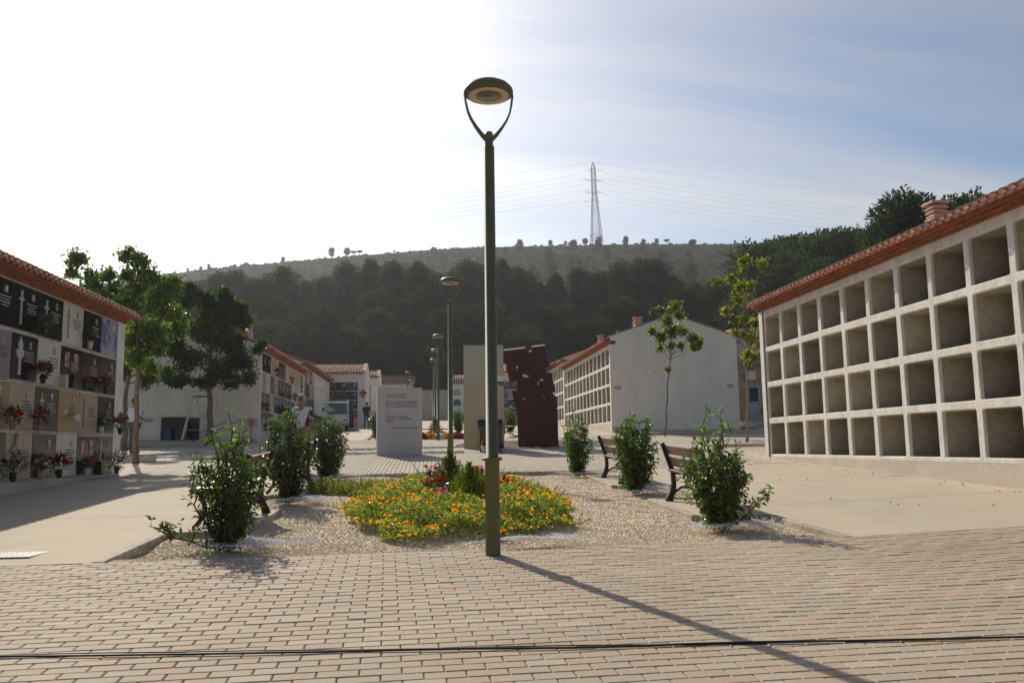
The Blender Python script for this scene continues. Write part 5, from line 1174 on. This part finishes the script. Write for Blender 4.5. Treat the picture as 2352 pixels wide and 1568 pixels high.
# ------------------------------------------------------------------ pine wood
def pine_proto(seed, H=15., W=4.2, low=.25, lobes=46, tufts=150, light=.25, flat=False):
    r = np.random.default_rng(seed); tb = MB(); bx = r.normal(0, .3, 2); n = 8
    pts = [(bx[0]*math.sin(i*.5), bx[1]*math.sin(i*.6), H*.9*i/n) for i in range(n+1)]; tb.tube(pts, [.24*(1-.85*i/n)+.02 for i in range(n+1)], 7)
    C = []; A = []; mi = []
    for k in range(lobes):
        f = (k+.5)/lobes; z = H*(low+(1-low)*f**.85); prof = (math.sqrt(max(0, 1-((f-.52)/.56)**2)))**.8; a = k*2.4+r.uniform(-.5, .5); rad = W*.5*prof*r.uniform(.35, 1.05)
        if f > .95: rad *= .5
        c = np.array([math.cos(a)*rad, math.sin(a)*rad, z]); s_ = np.array([pts[0][0], 0, z-.8-rad*.25]); tb.tube([s_, (s_+c)/2, c], [.07, .05, .02], 4)
        R_ = r.uniform(.75, 1.35)*(W/4.4); m = int(tufts*R_*R_*1.1); d = r.normal(0, 1, (m, 3)); d /= np.linalg.norm(d, axis=1)[:, None]; q = r.random(m)**.35
        lump = 1+.3*np.sin(d[:, 0]*5+k)*np.sin(d[:, 2]*5+k*2); C.append(c+d*(q*R_*lump)[:, None]*[1, 1, .72]); A.append(d+[0, 0, .5]); mi.append((r.random(m) < (.75 if (f > .62 or r.random() < light*.5) else .08)*(.3+.7*(d[:, 2] > 0))).astype(int))  # rim light put into the colour: paler leaves on top lobes and upper sides
    C = np.concatenate(C); A = np.concatenate(A)+r.normal(0, .45, (len(C), 3)); mi = np.concatenate(mi)
    return tb.mesh('trunk', M['bark_pine']), leaf_mesh('crown', C, r.uniform(.26, .5, len(C)), .16, [M['leaf_pine'], M['leaf_pine_light']], r, mi=mi, up=.3, A=A, fold=.2)
PP = [pine_proto(200+i, W=w, low=lo, lobes=lb, light=li) for i, (w, lo, lb, li) in enumerate([(4.6, .22, 54, .2), (5.4, .30, 60, .35), (4.0, .18, 50, .15), (5.8, .26, 66, .3), (4.8, .40, 44, .5), (5.0, .12, 60, .25)])]
def pine(x, y, H, k, label, group, w=1.0, zr=None):
    z0 = float(T(x, y))-.1; t = thing('pine_tree', (x, y, z0), label, 'tree', group); s = H/15.
    t.scale = (s*w, s*w, s); t.rotation_euler.z = random.uniform(0, 6.28)
    a = link('trunk', PP[k][0], t); b = link('crown', PP[k][1], t); b['kind'] = 'stuff'; return t
GP = 'pines of the wood behind the cemetery'
ORD = 'first second third fourth fifth sixth seventh eighth ninth tenth eleventh twelfth thirteenth fourteenth fifteenth sixteenth seventeenth eighteenth nineteenth twentieth twenty-first twenty-second twenty-third twenty-fourth twenty-fifth twenty-sixth twenty-seventh twenty-eighth'.split()
skyl = [(430, 668), (500, 634), (545, 628), (600, 650), (650, 622), (700, 655), (745, 640), (800, 613), (850, 604), (905, 612), (960, 612), (1005, 640), (1040, 632), (1085, 608), (1150, 603), (1190, 625), (1235, 655), (1275, 640), (1330, 622), (1375, 632), (1420, 612), (1470, 604), (1505, 605), (1545, 640), (1595, 655), (1640, 648), (1690, 640)]
k = 0
for (px, py) in skyl:
    Y = random.uniform(128, 142); x, _, zt = at(px, py, Y); H = zt-float(T(x, Y)); pine(x, Y, H, k % 6, '%s tall pine from the left along the top line of the dark wood' % ORD[k], GP, w=.72+random.uniform(-.12, .22)); k += 1
for row, (Y0, pt, step) in enumerate(((124, 690, 62), (117, 735, 66), (110, 775, 70))):
    px = 400+row*20
    while px < 1760:
        Y = Y0+random.uniform(-2, 2); x, _, zt = at(px, pt+random.uniform(-42, 42), Y); H = zt-float(T(x, Y)); pine(x, Y, H, (k*5+row) % 6, 'dark pine in the front rows of the wood behind the cemetery', 'pines in the front rows of the wood', w=1.0+random.uniform(-.1, .25)); k += 1; px += step*random.uniform(.85, 1.15)
# left and right shoulders
for (px, py, Y, lab) in [(120, 700, 95, 'pine rising behind the roof of the left plaque wall'), (200, 690, 100, 'pine behind the left trees'), (330, 690, 104, 'pine behind the taller left tree'), (300, 760, 90, 'lower pine behind the left trees')]:
    x, _, zt = at(px, py, Y); pine(x, Y, zt-float(T(x, Y)), k % 6, lab, None, 1.1); k += 1
for i, (px, py, Y) in enumerate([(1745, 585, 118), (1790, 560, 112), (1835, 556, 105), (1880, 546, 100), (1925, 545, 96), (1968, 552, 92), (1815, 620, 98), (1905, 610, 88), (1700, 690, 112), (1760, 680, 100)]):
    x, _, zt = at(px, py, Y); pine(x, Y, zt-float(T(x, Y)), (i*2+1) % 6, ('%s pine from the left on the wooded shoulder left of the tallest pine' % ORD[i] if i < 6 else '%s of the lower pines in front on the wooded right shoulder' % ['third from the left', 'rightmost', 'leftmost', 'second from the left'][i-6]), 'pines on the wooded right shoulder', 1.15)
for (px, py, Y, w, lab) in [(2062, 462, 62, 1.05, 'tallest pine, rising left of the pink chimney'), (2015, 520, 66, .9, 'pine leaning out left of the tallest right pine'), (2190, 470, 64, 1.1, 'pine crown showing right of the pink chimney'), (2120, 540, 60, 1.0, 'lower pine behind the pink chimney'), (2250, 500, 66, 1.1, 'pine hidden mostly by the niche wall roof')]:
    x, _, zt = at(px, py, Y); pine(x, Y, zt-float(T(x, Y)), k % 6, lab, None, w); k += 1

# ------------------------------------------------------------------ hillside scrub and ridge trees
r = np.random.default_rng(77); n = 11000
y = 150+252*r.random(n)**.8; u = r.uniform(-.58, .62, n); x = u*y; z = T(x, y)
sz_ = r.uniform(.35, 1.25, n)*(1+.5*(r.random(n) < .1)); kk = 14
d = r.normal(0, 1, (n*kk, 3)); d[:, 2] = np.abs(d[:, 2]); d /= np.linalg.norm(d, axis=1)[:, None]
C = np.repeat(np.stack([x, y, z], 1), kk, 0)+d*np.repeat(sz_, kk)[:, None]*[1, 1, .75]*(r.random(n*kk)**.3)[:, None]
mi = np.repeat((r.random(n) < .35).astype(int), kk)
tag(link('hill_scrub', leaf_mesh('hill_scrub', C, np.repeat(sz_, kk)*1.0, np.repeat(sz_, kk)*.6, [M['leaf_scrub'], M['leaf_pine_light']], r, mi=mi, up=.3)), 'low dry scrub dotted over the whole hillside', 'scrub', kind='stuff')
# pines scattered on the slope
for i in range(70):
    yy = 170+random.random()**1.3*215; uu = random.uniform(-.22, .46)
    if random.random() < .45: uu = random.uniform(.14, .34)
    pine(uu*yy, yy, random.uniform(4, 8), i % 6, 'small pine scattered on the open hillside below the ridge', 'small pines on the hillside', 1.3)
RL = {432: 'leftmost', 462: 'second from the left', 480: 'third from the left, bushier', 540: 'tiny, left of centre of the left slope', 566: 'tiny, above the first lamp-side wood', 650: 'above the columnar pine', 762: 'taller, left one of the prominent pair', 797: 'slim, right one of the prominent pair', 905: 'tiny, left of the main lamp', 1265: 'far left of the pylon', 1300: 'left of the pylon', 1345: 'touching the pylon from the left', 1378: 'at the foot of the pylon', 1440: 'first right of the pylon', 1510: 'between two round topped trees', 1597: 'alone above the white gable', 1690: 'right of the white gable', 1770: 'low, near the right end', 1862: 'rightmost, by the wood'}
RL[566] = 'tiny, above the left edge of the wood'
RT = [(432, 8, 0), (462, 8, 0), (480, 11, 0), (540, 6, 0), (566, 7, 0), (650, 11, 0), (762, 20, 0), (797, 17, 0), (812, 12, 1), (826, 12, 1), (905, 6, 0), (1265, 12, 0), (1300, 10, 0), (1345, 14, 0), (1378, 17, 0), (1440, 7, 0), (1480, 10, 1), (1510, 12, 0), (1533, 12, 1), (1597, 10, 0), (1690, 9, 0), (1770, 8, 0), (1862, 14, 0)]
for i, (px, hp, um) in enumerate(RT):
    Y = 398; x = at(px, 600, Y)[0]; H = hp*Y/FPX*1.15
    nb = ['far left end', 'left part', 'middle', 'right part', 'far right end'][min(4, int((px-430)/290))]
    if um:
        z0 = float(T(x, Y)); t = thing('umbrella_pine', (x, Y, z0), 'little round topped tree, %s of the ridge, %s' % (nb, ['beside the tall pair', 'touching its neighbour', 'alone right of the pylon', 'farther right on thin stem'][[812, 826, 1480, 1533].index(px)]), 'tree', 'trees along the ridge')
        MB().tube([(0, 0, -.3), (0, 0, H*.7)], [.16, .09], 6).build('trunk', M['bark_pine'], t); rr = np.random.default_rng(i); n = 500; d = rr.normal(0, 1, (n, 3)); d /= np.linalg.norm(d, axis=1)[:, None]
        link('crown', leaf_mesh('crown', d*[1.3*H/2.5, 1.3*H/2.5, .55*H/2.5]*(rr.random(n)**.3)[:, None]+[0, 0, H*.78], .45, .2, M['leaf_pine'], rr), t)['kind'] = 'stuff'
    else:
        pine(x, Y, H*1.1, i % 6, 'small pine %s against the sky along the ridge' % RL[px], 'small pines along the ridge', 1.9)

# ------------------------------------------------------------------ pylon and wires
px0, pyb, pyt = 1372, 560, 373; YP = 400.0; xb, _, zb_ = at(px0, pyb, YP); zt_ = at(1367, pyt, YP)[2]; gz = float(T(xb, YP)); Hh = zt_-gz
t = thing('power_pylon', (xb-.3, YP, gz), 'tall steel lattice pylon standing on the ridge', 'pylon'); q = .16
def hw(f):   # half width
    return np.interp(f, [0, .62, .93, 1.0], [2.7, 1.05, .95, .05])
def cpt(f, k): w = hw(f); sx, sy = ((-1, -1), (1, -1), (1, 1), (-1, 1))[k]; return (sx*w-.0+f*-.9, sy*w, f*Hh)
lv = [0, .06, .11]+list(np.linspace(.14, .93, 26))+[1.0]
for k_ in range(4):
    mb = MB()
    for a, b in zip(lv[:-1], lv[1:]): mb.bar(cpt(a, k_), cpt(b, k_), q*1.3)
    mb.build('leg', M['pylon_steel'], t)
mb = MB()
for a, b in zip(lv[1:-2], lv[2:-1]):
    for k_ in range(4):
        l = (k_+1) % 4; mb.bar(cpt(a, k_), cpt(b, l), q*.55); mb.bar(cpt(a, l), cpt(b, k_), q*.55)
for f in (.06, .11, .62, .70, .78, .86, .93):
    for k_ in range(4): mb.bar(cpt(f, k_), cpt(f, (k_+1) % 4), q*.8)
for k_ in range(4): mb.bar(cpt(0, k_), [(a+b)/2 for a, b in zip(cpt(.11, k_), cpt(.11, (k_+1) % 4))], q*.6); mb.bar(cpt(0, (k_+1) % 4), [(a+b)/2 for a, b in zip(cpt(.11, k_), cpt(.11, (k_+1) % 4))], q*.6)
mb.build('lattice', M['pylon_steel'], t)
lev = [395.6, 408, 420, 434, 446.7, 458]
for i, py in enumerate(lev):
    z = at(1367, py, YP)[2]-gz; yy = (-3.2, 3.2)[i % 2]; MB().bar((-.8, 0, z), (-.8, yy, z), .16).build('crossarm', M['pylon_steel'], t)
    w_ = MB()
    for s_, L in ((-1, 3.6), (1, 3.6)):
        w_.tube([(-.8+s_*.9, yy, z), (-.8+s_*(L+1), yy, z-.35)], .10, 5)
    w_.build('insulator', M['pylon_steel'], t)
def wire(p0, pm, p1, label, rad=.035):
    p0, pm, p1 = [np.array(at(*p)) for p in (p0, pm, p1)]; pts = []
    for i in range(41):
        f = i/40; pts.append(p0*(1-f)*(1-2*f)+4*pm*f*(1-f)+p1*f*(2*f-1))
    tag(MB().tube([tuple(p) for p in pts], rad, 4).build('power_line', M['wire']), label, 'cable', 'power lines running off the pylon')
nm = ['top', 'second', 'third', 'fourth', 'fifth', 'lowest']
for i, py in enumerate(lev):
    wire((1387, py+1.5, 400), (1880, py+72-i*1.5, 398), (2450, py+112-i*3, 396), '%s power line strung from the pylon to the right' % nm[i])
    wire((1347, py+1.5, 400), (700, py+88-i*4, 398), (-120, py+125-i*7, 396), '%s power line strung from the pylon to the left' % nm[i])
wire((1367, 373, 400), (1780, 425, 398), (2400, 480, 396), 'marker wire from the very tip of the pylon to the right'); wire((1367, 373, 400), (700, 452, 398), (-120, 515, 396), 'marker wire from the very tip of the pylon to the left')

# ------------------------------------------------------------------ people
def skin_mesh(name, V, E, Rr, mt, parent, sub=2, root=0):
    me = bpy.data.meshes.new(name); me.from_pydata(V, E, []); me.materials.append(mt); o = bpy.data.objects.new(name, me); COL.objects.link(o)
    m = o.modifiers.new('skin', 'SKIN'); m.use_smooth_shade = True
    for i, rr in enumerate(Rr):
        sv = me.skin_vertices[0].data[i]; sv.radius = rr if hasattr(rr, '__len__') else (rr, rr); sv.use_root = (i == root)
    s_ = o.modifiers.new('sub', 'SUBSURF'); s_.levels = sub; s_.render_levels = sub
    dg = bpy.context.evaluated_depsgraph_get(); nm_ = bpy.data.meshes.new_from_object(o.evaluated_get(dg)); bpy.data.objects.remove(o)
    nm_.name = name; nm_.polygons.foreach_set('use_smooth', [True]*len(nm_.polygons)); return link(name, nm_, parent)
def person(loc, rz, label, shirt, trousers, hair, pose, back=False, belly=0, hold=None, side_panel=None):
    t = thing('person', loc, label, 'person', rot=(0, 0, rz))
    J = dict(pel=(0, 0, .95), waist=(0, -.005, 1.10), chest=(0, .0, 1.30), nb=(0, -.01, 1.46), neck=(0, .0, 1.54), h1=(0, .02, 1.61), h2=(0, .01, 1.69),
             shL=(-.19, -.01, 1.42), elL=(-.25, -.02, 1.15), wrL=(-.22, .10, .93), shR=(.19, -.01, 1.42), elR=(.26, -.03, 1.15), wrR=(.23, .12, .95),
             hpL=(-.09, 0, .90), knL=(-.10, .02, .50), anL=(-.10, -.01, .09), toL=(-.12, .13, .035), hpR=(.09, 0, .90), knR=(.11, .02, .50), anR=(.12, -.01, .09), toR=(.14, .13, .035))
    J.update(pose)
    V = []; E = []; Rr = []; ix = {}
    def add(n, p, r_): ix[n] = len(V); V.append(tuple(p)); Rr.append(r_); return ix[n]
    rad = dict(pel=(.15, .10), waist=(.135+belly, .10+belly), chest=(.16, .105), nb=(.08, .065), neck=.052, h1=(.072, .085), h2=(.078, .095), sh=.062, el=.042, wr=.028, hp=.088, kn=.056, an=.040, to=.034)
    for k_, p in J.items(): add(k_, p, rad.get(k_, rad.get(k_[:2], .05)))
    ch = [('pel', 'waist'), ('waist', 'chest'), ('chest', 'nb'), ('nb', 'neck'), ('neck', 'h1'), ('h1', 'h2'), ('pel', 'hpL'), ('hpL', 'knL'), ('knL', 'anL'), ('anL', 'toL'), ('pel', 'hpR'), ('hpR', 'knR'), ('knR', 'anR'), ('anR', 'toR'), ('chest', 'shL'), ('shL', 'elL'), ('elL', 'wrL'), ('chest', 'shR'), ('shR', 'elR'), ('elR', 'wrR')]
    E = [(ix[a], ix[b]) for a, b in ch]
    i_ = add('nose', np.array(J['h1'])+[0, .105, .02], .014); E.append((ix['h1'], i_))
    for s_ in (-1, 1): i_ = add('ear%d' % s_, np.array(J['h1'])+[s_*.088, -.01, .03], .016); E.append((ix['h1'], i_))
    for S_ in 'LR':
        w = np.array(J['wr'+S_]); e = np.array(J['el'+S_]); d = (w-e)/np.linalg.norm(w-e); pm = add('palm'+S_, w+d*.06, (.030, .018)); E.append((ix['wr'+S_], pm))
        sd = np.cross(d, [0, 0, 1.0]); sd = sd/max(np.linalg.norm(sd), .1); up = np.cross(sd, d)
        for k_, (o_, L) in enumerate(((-.024, .07), (-.008, .08), (.008, .075), (.024, .06))):
            a = add('f%s%d' % (S_, k_), w+d*(.09)+sd*o_, .010); b = add('g%s%d' % (S_, k_), w+d*(.09+L*.5)+sd*o_-up*.012, .009); c = add('h%s%d' % (S_, k_), w+d*(.085+L*.8)+sd*o_-up*.035, .008); E += [(pm, a), (a, b), (b, c)]
        a = add('t'+S_, w+d*.05+sd*-.04, .012); b = add('u'+S_, w+d*.085+sd*-.055-up*.01, .010); E += [(pm, a), (a, b)]
    skin_mesh('body', V, E, Rr, M['skin'], t)
    def sub(names, chain, grow, mt, nm_, adj={}):
        vv = [adj.get(n, J[n]) for n in names]; id_ = {n: i for i, n in enumerate(names)}; rr = []
        for n in names:
            q_ = rad.get(n, rad.get(n[:2], .05)); rr.append(tuple(c+grow for c in q_) if hasattr(q_, '__len__') else q_+grow)
        return skin_mesh(nm_, vv, [(id_[a], id_[b]) for a, b in chain], rr, mt, t)
    mid = lambda a, b, f: tuple(np.array(J[a])*(1-f)+np.array(J[b])*f)
    sub(['pel', 'waist', 'chest', 'nb', 'shL', 'elL', 'shR', 'elR'], [('pel', 'waist'), ('waist', 'chest'), ('chest', 'nb'), ('chest', 'shL'), ('shL', 'elL'), ('chest', 'shR'), ('shR', 'elR')], .022, M[shirt], 'shirt', {'elL': mid('shL', 'elL', .75), 'elR': mid('shR', 'elR', .75), 'nb': (0, -.01, 1.445)})
    sub(['pel', 'hpL', 'knL', 'anL', 'hpR', 'knR', 'anR'], [('pel', 'hpL'), ('hpL', 'knL'), ('knL', 'anL'), ('pel', 'hpR'), ('hpR', 'knR'), ('knR', 'anR')], .020, M[trousers], 'trousers', {'pel': (0, 0, .93)})
    for S_ in 'LR': skin_mesh('shoe', [tuple(np.array(J['an'+S_])+[0, -.03, -.04]), tuple(np.array(J['an'+S_])+[0, .05, -.045]), tuple(np.array(J['to'+S_])+[0, .03, 0])], [(0, 1), (1, 2)], [.05, .048, .036], M['shoe'], t)
    h2 = np.array(J['h2']); mb = MB().blob(h2+[0, -.015, .015], (.088, .108, .095), 14, 8)
    vs = [v for v in mb.v]; keep = [f for f in mb.f if not all((vs[i][1] > h2[1]+.045 and vs[i][2] < h2[2]+.045) or vs[i][2] < h2[2]-.075 for i in f)]; mb.f = keep; mb.m = mb.m[:len(keep)]; mb.sm = mb.sm[:len(keep)]; mb.build('hair', M[hair], t)
    for s_ in (-1, 1): MB().blob(np.array(J['h1'])+[s_*.032, .088, .045], (.012, .008, .008), 6, 4).build('eye', M['iron'], t)
    MB().blob(np.array(J['h1'])+[0, .088, -.03], (.026, .008, .006), 8, 4).build('mouth', M['fl_wine'], t)
    MB().box((0, .0, .955), (.335, .255, .03), bev=.01).build('belt', M['shoe'], t)
    return t
p1 = person((-2.92, 19.5, g(-2.7, 19.5)), R(180-14), 'older man in white and green polo shirt and tan trousers behind the middle left shrub', 'cloth_white', 'cloth_tan', 'hair_grey', dict(wrR=(.10, .20, 1.0), elR=(.27, .0, 1.12), wrL=(-.16, .16, .98), elL=(-.27, -.02, 1.13)), belly=.012)
for s_ in (-1, 1): skin_mesh('side_panel', [(s_*.12, .02, 1.02), (s_*.135, .02, 1.20), (s_*.16, .01, 1.36), (s_*.20, -.01, 1.40), (s_*.26, -.02, 1.22)], [(0, 1), (1, 2), (2, 3), (3, 4)], [.065, .070, .075, .084, .070], M['cloth_green'], p1)
p2 = person((-4.1, 55.6, g(-4.1, 55.6)), R(180+5), 'man in a black shirt and jeans standing by the far shrub with a dark bag', 'cloth_black', 'cloth_jeans', 'hair', dict(wrR=(.05, .2, 1.02), elR=(.28, .02, 1.14), anL=(-.12, .1, .09), toL=(-.13, .24, .03), anR=(.12, -.14, .10), toR=(.13, 0, .03), knR=(.11, -.03, .5)), belly=.01)
tg = thing('camera_bag', (-4.15, 55.38, g(-4.1, 55.6)+1.0), 'dark bag held at the waist of the man in black', 'bag'); MB().box((0, 0, 0), (.30, .12, .20), bev=.03).build('bag_body', M['cloth_black'], tg); MB().tube([(-.14, 0, .08), (-.08, .06, .40), (.12, .06, .40), (.14, 0, .08)], .012, 5).build('strap', M['cloth_black'], tg)
p3 = person((-9.65, 28.4, g(-9.6, 28.4)), R(-30), 'person in a loose white shirt and grey trousers half hidden by the left tree trunk', 'cloth_white', 'cloth_grey', 'hair', dict(wrR=(.20, .25, 1.08), elR=(.27, .02, 1.12)), belly=.02)

# ------------------------------------------------------------------ small white truck with mast
tz = g(-5.5, 51); t = thing('utility_truck', (-5.52, 51.0, tz), 'small white electric utility truck with upright mast beside the far plaques', 'truck', rot=(0, 0, R(3)))
cab = MB(); prof = [(0, .42), (0, .98), (.10, 1.02), (.22, 1.70), (.30, 1.80), (1.15, 1.82), (1.25, 1.75), (1.30, .42)]
cab.prism(prof, lambda a, b, tt: (tt, a, b), -.64, .64); cb = cab.build('cab', M['van_white'], t)
bv_ = cb.modifiers.new('bev', 'BEVEL'); bv_.width = .05; bv_.segments = 3; bv_.limit_method = 'ANGLE'
def wsp(x, f, off=-.012): return (x, .10+.12*f+off, 1.02+.68*f)
ws = MB().add([wsp(-.54, .06), wsp(.54, .06), wsp(.56, .12), wsp(.52, .92), wsp(.47, .97), wsp(-.47, .97), wsp(-.52, .92), wsp(-.56, .12)], [tuple(range(8))])
wo = ws.build('windscreen', M['glass_dark'], cb); fr_ = MB().tube([wsp(*p) for p in [(-.56, .05), (.56, .05), (.57, .5), (.53, .97), (-.53, .97), (-.57, .5)]], .016, 6, closed=True).build('seal', M['rubber'], cb)
MB().bar(wsp(.05, .95, -.03), wsp(.32, .40, -.03), .012).build('wiper', M['iron'], cb)
for s_ in (-1, 1):
    MB().tube([(s_*.46, .01, .66), (s_*.46, -.02, .66)], .072, 14).build('headlight', M['lens_glass'], cb); MB().tube([(s_*.60, .01, .66), (s_*.60, -.015, .66)], .03, 8).build('indicator', M['amber'], cb)
    MB().bar((s_*.66, .20, 1.40), (s_*.80, .12, 1.42), .02).build('mirror_arm', M['iron'], t); MB().box((s_*.83, .12, 1.32), (.13, .05, .24), bev=.02).build('mirror', M['iron'], t)
    MB().add([(s_*.645, .30, 1.04), (s_*.645, 1.1, 1.04), (s_*.645, 1.1, 1.66), (s_*.645, .36, 1.66)], [(0, 1, 2, 3)]).build('side_window', M['glass_dark'], cb)
    for y_ in (.35, 2.1):
        w = MB().tube([(s_*.46, y_, .24), (s_*.62, y_, .24)], .235, 18).build('wheel', M['rubber'], t); MB().tube([(s_*.60, y_, .24), (s_*.635, y_, .24)], .12, 14).build('rim', M['alu'], w)
MB().box((0, -.04, .42), (1.26, .10, .14), bev=.03).build('bumper', M['grey_paint'], t); MB().box((0, 1.55, .48), (1.0, 2.6, .12)).build('chassis', M['iron'], t)
bd = MB().box((0, 2.15, .62), (1.28, 1.6, .08)).box((0, 2.93, .80), (1.28, .05, .34)).build('cargo_bed', M['van_white'], t)
for x in (-.62, .62): MB().box((x, 2.15, .80), (.04, 1.6, .34)).build('side_board', M['van_white'], bd)
ms_ = MB()
for x in (-.26, .32): ms_.box((x, 1.62, 1.60), (.11, .14, 1.90))
ms_.build('mast', M['iron'], t)
for z in (2.50, 2.20, 1.9): MB().box((.03, 1.62, z), (.72, .06, .05)).build('mast_bar', M['iron'], t)
MB().tube([(-.75, 1.6, .7), (-.78, 1.6, 2.05), (-.36, 1.6, 2.1)], .02, 6).build('guard_rail', M['alu'], t)
t = thing('cleaning_cart', (-4.62, 51.2, g(-4.6, 51.2)), 'small red and black cart with a broom beside the white truck', 'cart')
MB().tube([(0, -.1, .25), (.12, -.1, .8), (.16, -.1, .95), (0, -.1, 1.02), (-.12, -.1, .9)], .05, 8).build('hose', M['red_paint'], t); MB().box((-.05, .1, .55), (.30, .35, .75), bev=.04).build('tank', M['iron'], t)
MB().box((.05, -.2, .05), (.75, .3, .08), bev=.02).build('foot', M['iron'], t); MB().tube([(.35, -.2, .05), (.30, -.1, 1.0)], .014, 6).build('handle', M['alu'], t)

# ------------------------------------------------------------------ house front added behind the viewer for the steel slab to mirror
bz = g(4, -22); t = thing('town_house', (-16, -30, bz), 'added ochre house front behind the viewer for the steel slab to mirror', 'house')
MB().box((20, 4, 2.7), (40, 8, 6.4)).build('wall', M['ochre'], t)
MB().box((20, 4, 6.0), (40.8, 8.8, .2)).build('cornice', M['coping'], t)
for i in range(10):
    for z in (.8, 3.6):
        f_ = MB().box((2+i*4, 8.03, z+.7), (1.2, .08, 1.6)).build('window', M['grey_paint'], t); MB().box((2+i*4, 8.08, z+.7), (1.0, .03, 1.4)).build('pane', M['glass_dark'], f_)
# ------------------------------------------------------------------ air
hz = MB().box((0, 210, 70), (1400, 540, 160)).mesh('haze', [])
hm = bpy.data.materials.new('haze'); hm.use_nodes = True; hn = hm.node_tree; hn.nodes.clear(); ho = hn.nodes.new('ShaderNodeOutputMaterial'); pvv = hn.nodes.new('ShaderNodeVolumePrincipled')
pvv.inputs['Color'].default_value = (.86, .91, 1, 1); pvv.inputs['Density'].default_value = .00030; pvv.inputs['Anisotropy'].default_value = .55
hn.links.new(pvv.outputs[0], ho.inputs['Volume']); hz.materials.append(hm)
tag(link('haze', hz), 'thin haze in the air', 'haze', kind='stuff')
